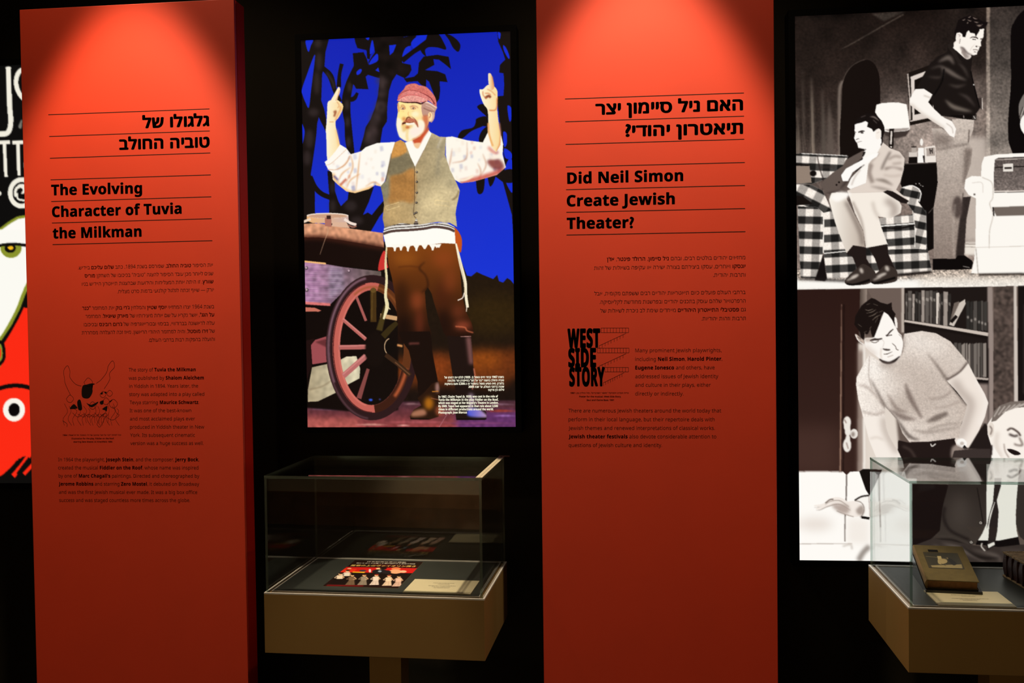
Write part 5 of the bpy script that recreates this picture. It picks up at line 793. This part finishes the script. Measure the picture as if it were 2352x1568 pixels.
g.poly([(1550, 180), (2200, 180), (2200, 720), (1600, 680), (1550, 640), (1526, 560), (1530, 400)], ('h', (58, 50, 46), (34, 27, 26)), sm=False)
for x, y in [(1302, 552), (1242, 675)]: g.ell(x, y, 13, 13, (30, 24, 22)); g.ell(x, y, 9, 9, (196, 184, 174)); g.ell(x, y, 4, 4, (80, 70, 64))
Fz()
g.poly([(1660, 1140), (1700, 1080), (1745, 1010), (1830, 972), (1960, 962), (2120, 990), (2220, 1150), (2200, 1330), (2100, 1470), (1960, 1500), (1860, 1460), (1760, 1410), (1692, 1310), (1664, 1220)], (249, 240, 230), sm=False); g.poly([(1690, 1120), (1710, 1040), (1760, 990), (1840, 962), (1960, 952), (2120, 970), (2220, 1100), (2150, 1060), (1990, 1000), (1880, 1010), (1800, 1040), (1730, 1110)], (120, 108, 100), sm=False)
for i in range(7): g.line([(1712+i*34, 1080-i*14), (1760+i*40, 1000-i*6)], 7, (214, 204, 194), b=3, a=.8)
g.poly([(1664, 1150), (1690, 1122), (1712, 1150), (1708, 1220), (1684, 1240), (1664, 1210)], (232, 220, 208)); g.line([(1680, 1150), (1696, 1180), (1684, 1220)], 8, (110, 94, 86), b=4); g.line([(1815, 1186), (1850, 1170), (1900, 1200), (1920, 1230)], 13, (80, 66, 60), b=4); g.line([(1830, 1215), (1870, 1230), (1900, 1225)], 14, (60, 48, 44), b=5); g.line([(1960, 1240), (2020, 1200), (2070, 1190)], 14, (80, 66, 60), b=4); g.line([(1910, 1240), (1935, 1300), (1890, 1300), (1870, 1290)], 11, (120, 104, 96), b=5); g.poly([(1815, 1332), (1850, 1332), (1902, 1352), (1920, 1372), (1880, 1380), (1838, 1360)], (30, 20, 19)); g.line([(1790, 1290), (1800, 1350), (1830, 1400)], 8, (170, 154, 144), b=4); g.line([(1740, 1200), (1730, 1300), (1770, 1400)], 24, (214, 200, 188), b=12, a=.8); g.poly([(1700, 1300), (1780, 1420), (1900, 1480), (1860, 1560), (1680, 1560), (1690, 1420)], (250, 244, 236), b=2, sm=False); g.line([(1694, 1300), (1690, 1380)], 12, (40, 30, 28), b=4)
E_(); g.line([(150, 1427), (2900, 1392)], 3, (200, 190, 180), b=1, a=.3)
g.mesh('picture', M['lightbox'], B2.root)
# ---- left poster: flat shapes on black, partly behind the first panel
B3 = lightbox('black lightbox poster with white hand-drawn letters and a red shape, partly hidden at left edge', -2.20, 1.6, .0037, -.36, .36, -.5330, .8700, 'lightbox posters on the black wall')
g = Pic(B3, -.36, .36, -.533, .87, 640, (11, 11, 11))
g.frame(0, 100, 3.136); CRM = (243, 238, 222); OL = (138, 146, 44); INK = (12, 11, 10); RD = (252, 42, 20)
g.line([(57, 172), (60, 300), (66, 450), (74, 560), (60, 632), (20, 652), (-60, 640), (-110, 590)], 40, CRM); g.ell(57, 178, 20, 10, CRM)
g.line([(190, 182), (135, 205), (112, 270), (125, 340), (160, 392), (215, 440)], 36, CRM); g.line([(190, 200), (165, 250), (168, 300)], 14, CRM); g.poly([(128, 600), (150, 550), (156, 560), (150, 612)], (120, 118, 108), b=3)
for q in ([(-60, 712), (70, 712)], [(84, 712), (215, 712)], [(28, 716), (34, 850), (40, 962)], [(126, 716), (130, 850), (134, 952)], [(-80, 716), (-70, 960)]): g.line(q, 27, CRM)
g.line([(240, 800), (190, 840), (182, 890), (210, 930)], 28, CRM); g.ell(-6, 1078, 12, 16, CRM)
g.ring(152, 1075, 82, 95, 36, CRM); t = np.linspace(0, 1, 24); g.line([(152+(48*(1-a)+4)*math.cos(5.2*a+2.4), 1064+(50*(1-a)+6)*math.sin(5.2*a+2.4)) for a in t], 22, CRM); g.line([(128, 1030), (150, 1022), (200, 1030)], 24, CRM); g.line([(118, 1075), (128, 1120), (190, 1130)], 14, CRM)
g.poly([(-330, 1700), (-160, 1480), (-20, 1340), (60, 1280), (120, 1245), (200, 1230), (330, 1260), (420, 1500), (330, 1800), (170, 2020), (60, 2600), (-330, 2600)], OL, sm=False); g.poly([(-330, 1720), (-150, 1500), (-20, 1360), (70, 1296), (130, 1262), (200, 1250), (320, 1280), (400, 1500), (330, 1800)], WH, sm=False)
g.frame(0, 550, 2.613)
g.poly([(-300, -60), (300, -60), (300, 100), (176, 238), (140, 310), (110, 400), (60, 500), (0, 590), (-300, 700)], (252, 250, 242), sm=False); g.line([(250, 150), (176, 246), (136, 330), (106, 410), (56, 508), (-10, 606), (-120, 690)], 22, OL); g.poly([(300, 120), (186, 250), (148, 330), (118, 412), (68, 510), (0, 612), (40, 640), (140, 420), (300, 440)], INK, sm=False)
g.poly([(300, 425), (190, 412), (140, 406), (110, 470), (60, 560), (22, 620), (30, 690), (0, 760), (-300, 800), (-300, 1400), (0, 1420), (130, 1300), (180, 1290), (300, 1250)], RD, sm=False); g.line([(-20, 610), (10, 620), (22, 670), (16, 720), (-20, 760)], 20, INK); g.line([(-120, 700), (-20, 640), (0, 690), (-30, 740)], 10, RD)
g.line([(-40, 900), (40, 878), (110, 874), (180, 888), (280, 930)], 26, INK); g.ell(81, 1018, 66, 70, (250, 246, 234)); g.ell(82, 1018, 34, 40, (9, 8, 8))
g.poly([(-300, 1440), (0, 1415), (60, 1380), (110, 1310), (180, 1300), (300, 1240), (300, 1540), (-300, 1540)], INK, sm=False); g.line([(108, 1330), (60, 1390), (30, 1425)], 30, INK); g.line([(185, 1270), (130, 1350), (75, 1415)], 30, RD); g.line([(176, 1308), (130, 1368), (104, 1405)], 22, INK); g.line([(240, 1290), (190, 1350), (140, 1405)], 22, RD)
g.frame(0, 100, 3.136); g.line([(-60, 1462), (40, 1446), (120, 1444), (215, 1458), (330, 1500)], 20, INK); g.ell(76, 1470, 76, 72, OL); g.ell(70, 1472, 40, 34, INK); g.rect([(-40, 1392), (215, 1392), (215, 1440), (120, 1436), (40, 1438), (-40, 1452)], (252, 250, 242)); g.line([(-60, 1462), (40, 1446), (120, 1444), (215, 1458)], 20, INK); g.poly([(50, 1466), (70, 1458), (92, 1462), (88, 1480), (66, 1484)], (246, 186, 30))
g.mesh('picture', M['lightbox'], B3.root)
# ------------------------------------------------------------------ glass display cases
def case(label, x0, x1, d0, d1, yaw, piv, top=1.1790):
    root = thing('display_case', label, 'display case', group='glass display cases'); px, py = piv
    root.location = (px, py, 0); root.rotation_euler = (0, 0, yaw)
    a, b, c, d = x0-px, x1-px, d0-py, d1-py; ZD, ZB = .8560, .6885
    bm = bmesh.new(); box(bm, a, b, c, d, ZB, ZD-.004, .0012); link('plinth_box', bm, M['plinth'], root)
    sx = (a+b)/2; bx('pedestal_stem', M['stem'], root, sx-.012-.047, sx-.012+.047, c+.16, c+.25, .02, ZB, .001); bx('base_plate', M['frame'], root, sx-.24, sx+.22, c+.03, d-.03, 0, .02, .003)
    def ringbox(i, o, z0, z1, m, name):
        bm = bmesh.new()
        for q in [(a+o, b-o, c+o, c+i), (a+o, b-o, d-i, d-o), (a+o, a+i, c+i, d-i), (b-i, b-o, c+i, d-i)]: box(bm, *q, z0, z1)
        return link(name, bm, m, root)
    ringbox(.0045, 0, ZD-.004, ZD, M['alu'], 'outer_rail'); ringbox(.0075, .0045, ZD-.004, ZD-.002, M['gap'], 'glass_channel'); ringbox(.0185, .0160, ZD-.004, ZD+.0015, M['alu'], 'inner_rail')
    bx('deck_panel', M['deck'], root, a+.0190, b-.0190, c+.0190, d-.0190, ZD-.004, ZD)
    ringbox(.0190, .0185, ZD-.004, ZD-.001, M['gap'], 'deck_gap')
    T = .0075; g0 = .0045
    def pane(name, q, edges):
        o = bx(name, M['glass'], root, *q)
        for e in edges: bx('glass_edge', M['glass_edge'], o, *e)
        return o
    e = .0004; zt = top-T
    A_, B_, C_, D_ = a+g0, b-g0, c+g0, d-g0
    pane('front_pane', (A_+T, B_-T, C_, C_+T, ZD-.002, zt), [(A_+T, B_-T, C_+e, C_+T-e, zt-e, zt-e/2)])
    pane('back_pane', (A_+T, B_-T, D_-T, D_, ZD-.002, zt), [(A_+T, B_-T, D_-T+e, D_-e, zt-e, zt-e/2)])
    pane('left_pane', (A_, A_+T, C_, D_, ZD-.002, zt), [(A_+e, A_+T-e, C_-.0003, C_+.0001, ZD, zt), (A_+e, A_+T-e, D_-e, D_+.0003, ZD, zt)])
    pane('right_pane', (B_-T, B_, C_, D_, ZD-.002, zt), [(B_-T+e, B_-e, C_-.0003, C_+.0001, ZD, zt), (B_-T+e, B_-e, D_-e, D_+.0003, ZD, zt)])
    pane('top_pane', (A_, B_, C_, D_, zt+.0002, top), [(A_, B_, C_-.0003, C_+.0001, zt+e, top-e), (A_, B_, D_-e, D_+.0003, zt+e, top-e), (A_-.0003, A_, C_, D_, zt+e, top-e)])
    return root, (a, b, c, d)
p1 = ((-.9655-.3485)/2, (2.6+3.011)/2)
c1, (a, b, c, d) = case('glass display case between the two red panels, holding a theatre flyer and a card', -.9655, -.3485, 2.600, 3.011, -.0366, p1)
bm = bmesh.new(); box(bm, b-.0205, b-.0115, c+.003, d-.035, 1.1792, 1.1808); box(bm, b-.0105, b-.003, c+.003, d-.035, 1.1792, 1.1808); link('edge_strip', bm, M['strip'], c1)
bm = bmesh.new(); box(bm, b-.0205, b-.014, d-.035, d-.002, 1.1792, 1.1812); box(bm, b-.0095, b-.003, d-.035, d-.002, 1.1792, 1.1812); box(bm, b-.0205, b+.012, d-.006, d+.001, 1.1800, 1.1830); link('corner_clip', bm, M['clip'], c1)
p2 = (.739+.3, (2.5771+3.0171)/2)
c2, _ = case('glass display case in front of the black and white lightbox, holding books and a card', .739, 1.356, 2.5771, 3.0171, -.0227, p2)
# ------------------------------------------------------------------ things lying in the cases
def sheet(name, label, cat, TL, TR, BR, BL_, zt, th, m_side, group=None):
    P = [at_z(x, y, zt) for x, y in (TL, TR, BR, BL_)]; cx = sum(p.x for p in P)/4; cy = sum(p.y for p in P)/4
    e = (P[1]-P[0])+(P[2]-P[3]); rot = math.atan2(e.y, e.x); root = thing(name, label, cat, group=group); dk = Deck(cx, cy, zt, rot, root, th)
    L = [dk.uw(x, y) for x, y in (TL, TR, BR, BL_)]; u = (abs(L[1][0]-L[0][0])+abs(L[2][0]-L[3][0]))/4; v = (abs(L[0][1]-L[3][1])+abs(L[1][1]-L[2][1]))/4
    return dk, u, v
ZD = .8560
fd, fu, fv = sheet('theatre_flyer', 'dark red flyer with small figures and Japanese lettering on case deck', 'flyer', (812.4, 1286.2), (969.1, 1289.7), (917.4, 1350.8), (745.3, 1345.1), ZD+.0012, .0012, None)
bx('paper_sheet', M['card_edge'], fd.root, -fu, fu, -fv, fv, 0, .0010)
g = Pic(fd, -fu, fu, -fv, fv, 1100, (34, 12, 12), pxm=780); g.frame(730, 1270, 6.189)
g.rect([(60, 90), (1500, 90), (1500, 520), (60, 520)], (30, 11, 11)); g.rect([(350, 195), (1420, 215), (1350, 285), (300, 272)], (206, 24, 24)); g.rect([(345, 215), (560, 225), (500, 275), (305, 270)], (230, 50, 28)); g.rect([(500, 262), (680, 266), (660, 282), (490, 276)], (240, 190, 40)); g.rect([(760, 150), (1420, 180), (1400, 215), (900, 205)], (90, 12, 16), b=10, a=.5); g.rect([(250, 280), (1330, 290), (1200, 450), (180, 440)], (20, 10, 10), b=6)
for x, y, rx, ry, c in [(870, 222, 46, 14, (246, 200, 150)), (910, 250, 60, 20, (30, 30, 40)), (860, 262, 90, 30, (24, 24, 34)), (740, 250, 16, 26, (235, 235, 245)), (930, 215, 50, 16, (20, 14, 14)), (880, 258, 26, 14, (150, 170, 200)), (1110, 222, 66, 20, (240, 130, 84)), (1100, 262, 90, 30, (244, 176, 140)), (1210, 262, 50, 18, (240, 190, 160)), (980, 270, 60, 26, (30, 26, 34)), (450, 218, 30, 9, (240, 190, 150)), (640, 250, 50, 12, (50, 54, 80))]: g.ell(x, y, rx, ry, c, b=4)
for x, y, c, sk_, hr in [(300, 340, (240, 226, 214), 0, (30, 18, 16)), (400, 300, (236, 232, 230), 0, (40, 24, 18)), (470, 360, (120, 98, 80), 1, (30, 20, 16)), (640, 360, (150, 140, 130), 1, (90, 50, 34)), (810, 360, (240, 226, 228), 1, (150, 44, 40)), (990, 370, (246, 222, 204), 1, (150, 70, 50)), (1130, 380, (232, 196, 186), 1, (40, 24, 20))]:
    if sk_: g.rect([(x-20, y+20), (x+50, y+20), (x+58, y+90), (x-82, y+92)], tuple(int(v*.92) for v in c), b=3); g.line([(x-10, y+30), (x-50, y+88)], 5, tuple(int(v*.6) for v in c), b=2, a=.7); g.line([(x+20, y+30), (x+8, y+88)], 5, tuple(int(v*.6) for v in c), b=2, a=.7)
    g.rect([(x-26, y-26), (x+60, y-30), (x+58, y+24), (x-30, y+26)], c, b=4); g.line([(x-24, y-16), (x-56, y+10), (x-10, y+16)], 14, c, b=3); g.line([(x+50, y-20), (x+74, y+6), (x+30, y+14)], 14, (244, 206, 170), b=3)
    g.ell(x+22, y-44, 27, 14, (246, 206, 166), b=2); g.ell(x+28, y-54, 30, 9, hr, b=2)
g.rect([(140, 445), (660, 455), (640, 475), (120, 466)], (120, 16, 22), b=3, a=.8)
g.mesh('printed_front', M['print'], fd.root, off=.0002)
jp = lambda rows: [(t, 730+a/6.189, 1270+b/6.189, 730+c/6.189, 1270+d_/6.189) for t, a, b, c, d_ in rows]
M['gold'] = mat('gold_ink', (.95, .68, .20), .6); M['white_ink'] = mat('white_ink', (.92, .90, .84), .6)
write('flyer_title', fd, jp([('屋根の上のヴァイオリン弾き', 462, 184, 1385, 198)]), .021, M['gold'], .02, 2, off=.0005)
write('flyer_text', fd, jp([('親から子へその愛へと受け継がれる家族の物語', 545, 146, 1380, 160), ('日本初演以来の感動', 700, 126, 1250, 136)]), .010, M['white_ink'], .03, 2, off=.0005)
def label_card(label, q, lines):
    dk, u, v = sheet('label_card', label, 'label card', *q, ZD+.004, .004, None, group='cream label cards in the cases')
    bx('card_face', M['card'], dk.root, -u, u, -v, v, .0008, .004); bx('card_back', M['card_edge'], dk.root, -u+.0005, u-.0005, -v+.0005, v-.0005, 0, .0008)
    bm = bmesh.new()
    for (x0, y0, x1, y1) in lines:
        A0 = Vector(dk.uw(x0, y0)); B0 = Vector(dk.uw(x1, y1)); n = 26; rr_ = random.Random(int(x0*7+y0)); k = 0
        while k < n:
            L_ = rr_.choice([1, 2, 2, 3]); p0 = A0+(B0-A0)*(k/n); p1_ = A0+(B0-A0)*(min(n, k+L_-.35)/n); h = .0010
            bm.faces.new([bm.verts.new(dk.place(*t_)) for t_ in [(p0.x, p0.y-h, .0003), (p1_.x, p1_.y-h, .0003), (p1_.x, p1_.y+h, .0003), (p0.x, p0.y+h, .0003)]]); k += L_
    link('tiny_print', bm, M['ink_grey'], dk.root)
label_card('cream label card in front corner beside the theatre flyer', ((951.3, 1329), (1099.5, 1333.3), (1082.2, 1363.7), (927.1, 1358.9)), [(995, 1338.2, 1044, 1339.4), (1006, 1341, 1033, 1341.6), (984, 1344.4, 1047, 1346), (992, 1347, 1035, 1348), (996, 1349.4, 1032, 1350.2)])
label_card('cream label card at the front, below the tan cloth book', ((2122.3, 1354.3), (2292.6, 1358.7), (2334.2, 1393.1), (2155.7, 1388.4)), [(2184, 1365.6, 2255, 1367.4), (2208, 1369, 2240, 1369.6), (2186, 1373.5, 2272, 1375.4), (2205, 1376, 2250, 1377), (2212, 1378.4, 2245, 1379)])
# tan book on a low black stand
T_B = math.radians(14); h = .0260; FL, FR = at_z(2126, 1330.5, ZD+.037), at_z(2252.5, 1336, ZD+.037); e = FR-FL; rz = math.atan2(e.y, e.x)
tmp = bpy.data.objects.new('t', None); dk = Deck((FL.x+FR.x)/2, (FL.y+FR.y)/2, ZD+.037, rz, tmp, 0, T_B); bpy.data.objects.remove(tmp)
v1 = (dk.uw(2095.5, 1251.5)[1]+dk.uw(2201.5, 1253)[1])/2; u = (dk.uw(2201.5, 1253)[0]-dk.uw(2095.5, 1251.5)[0]+e.length)/4; v = v1/2; o_ = dk.o+dk.ey*v
broot = thing('book', 'tan cloth-covered book with a small printed picture on its cover', 'book', group='old books in the case')
bk = Deck(o_.x, o_.y, o_.z, rz, broot, h, T_B)
bx('front_cover', M['cover'], bk.root, -u, u, -v, v, h-.003, h, .001); bx('back_cover', M['cover'], bk.root, -u, u, -v, v, 0, .003, .001)
bx('page_block', M['pages'], bk.root, -u+.004, u-.004, -v+.003, v-.003, .003, h-.003)
bm = bmesh.new(); n = 10
prof = [(-u-.0045*math.sin(math.pi*i/n), h*i/n) for i in range(n+1)]
vs = [[bm.verts.new((x, y, z)) for x, z in prof] for y in (-v, v)]; vi = [[bm.verts.new((-u+.003, y, z)) for x, z in prof] for y in (-v, v)]
for i in range(n): bm.faces.new((vs[0][i], vs[0][i+1], vs[1][i+1], vs[1][i])); bm.faces.new((vs[0][i+1], vs[0][i], vi[0][i], vi[0][i+1])); bm.faces.new((vs[1][i], vs[1][i+1], vi[1][i+1], vi[1][i]))
link('spine', bm, M['cover_spine'], bk.root)
q4 = [bk.uw(2090+x/8.977, 1240+y/8.977) for x, y in [(300, 285), (930, 270), (1075, 575), (460, 560)]]; us = [p[0] for p in q4]; ws = [p[1] for p in q4]; pu0, pu1, pv0, pv1 = (us[0]+us[3])/2, (us[1]+us[2])/2, (ws[2]+ws[3])/2, (ws[0]+ws[1])/2
g = Pic(bk, pu0-.006, pu1+.006, pv0-.006, pv1+.006, 1800, (58, 52, 34), pxm=800); g.frame(2090, 1240, 8.977)
g.rect([(300, 282), (930, 268), (1078, 578), (462, 562)], (52, 50, 40)); g.rect([(430, 520), (1060, 500), (1080, 580), (460, 560)], (150, 138, 100)); g.rect([(560, 330), (640, 330), (660, 400), (580, 400)], (190, 176, 130)); g.poly([(590, 390), (740, 400), (760, 460), (640, 500), (580, 470)], (170, 156, 116)); g.line([(330, 335), (560, 360), (800, 400)], 10, (150, 140, 108)); g.poly([(760, 360), (860, 400), (960, 480), (900, 520), (820, 460)], (24, 22, 20)); g.line([(640, 480), (740, 530)], 10, (30, 28, 24)); g.line([(860, 470), (910, 520)], 10, (24, 22, 20)); g.line([(760, 360), (780, 390)], 30, (120, 110, 84))
g.mesh('cover_picture', M['print'], bk.root, off=.0004)
bx('cover_label', M['stand'], bk.root, (pu0+pu1)/2-.030, (pu0+pu1)/2-.004, pv1+.008, pv1+.022, h, h+.0004)
fr = dk.o-dk.n*(h+.0005); sd = thing('book_stand', 'low black sloping stand under the tan cloth book', 'book stand', (fr.x, fr.y, ZD), (0, 0, rz))
bm = bmesh.new(); z0 = fr.z-ZD; y1 = 2*v*math.cos(T_B); z1 = z0+2*v*math.sin(T_B)
pr_ = [(-.006, .0), (y1-.01, 0), (y1-.01, z1-.01*math.tan(T_B)), (-.006, z0-.006*math.tan(T_B))]
Lf = [bm.verts.new((-u-.003, y, z)) for y, z in pr_]; Rf = [bm.verts.new((u+.007, y, z)) for y, z in pr_]
bm.faces.new(Lf); bm.faces.new(Rf[::-1])
for i in range(4): bm.faces.new((Lf[i], Rf[i], Rf[(i+1) % 4], Lf[(i+1) % 4]))
bmesh.ops.recalc_face_normals(bm, faces=bm.faces[:]); link('wedge', bm, M['stand'], sd); bx('front_lip', M['stand'], sd, -u-.003, u+.007, -.012, -.006, 0, z0, .0008)
# thick worn leather book at the right
q0 = at_z(2306.5, 1323, ZD); q1 = at_z(2354, 1351.5, ZD); e = (q1-q0).normalized(); rz = math.atan2(e.y, e.x)
L0 = .15; W0 = .105; H0 = .0700
ob = thing('book', 'thick old book in worn dark red leather, at the right of the case', 'book', (q0.x, q0.y, ZD), (0, 0, rz), 'old books in the case')
bx('back_cover', M['leather_worn'], ob, -.003, L0, -.004, W0, 0, .005, .0015)
bm = bmesh.new(); n = 8; ys = [(-.004*math.sin(math.pi*i/n), .005+(H0-.010)*i/n) for i in range(n+1)]
A1 = [bm.verts.new((0, y, z)) for y, z in ys]; B1_ = [bm.verts.new((L0, y, z)) for y, z in ys]; A2 = [bm.verts.new((0, .006, z)) for y, z in ys]; B2_ = [bm.verts.new((L0, .006, z)) for y, z in ys]
for i in range(n):
    bm.faces.new((A1[i], B1_[i], B1_[i+1], A1[i+1])); bm.faces.new((A2[i], A1[i], A1[i+1], A2[i+1])); bm.faces.new((B1_[i], B2_[i], B2_[i+1], B1_[i+1]))
link('spine', bm, M['leather'], ob)
bm = bmesh.new()
for k in range(4): box(bm, .022+k*.034, .028+k*.034, -.0065, .004, .006, H0-.006, .0015)
link('spine_band', bm, M['leather'], ob)
bx('end_board', M['leather'], ob, -.001, .004, 0, W0-.002, .004, H0-.003, .001)
bx('page_block', M['pages'], ob, .004, L0-.004, .006, W0-.004, .005, H0-.005)
bx('front_cover', M['parchment'], ob, -.001, L0, -.003, W0, H0-.005, H0, .0012)
bm = bmesh.new(); rq = random.Random(4)
for k in range(14):
    x = -.001+k*.0105; box(bm, x, x+.0095, -.0042-rq.random()*.001, .002+rq.random()*.005, H0-.003, H0+.0012, .0006)
for k in range(9):
    y = .004+k*.0112; box(bm, -.0022, .003+rq.random()*.004, y, y+.0105, H0-.003, H0+.0012, .0006)
link('worn_edge', bm, M['leather_worn'], ob)
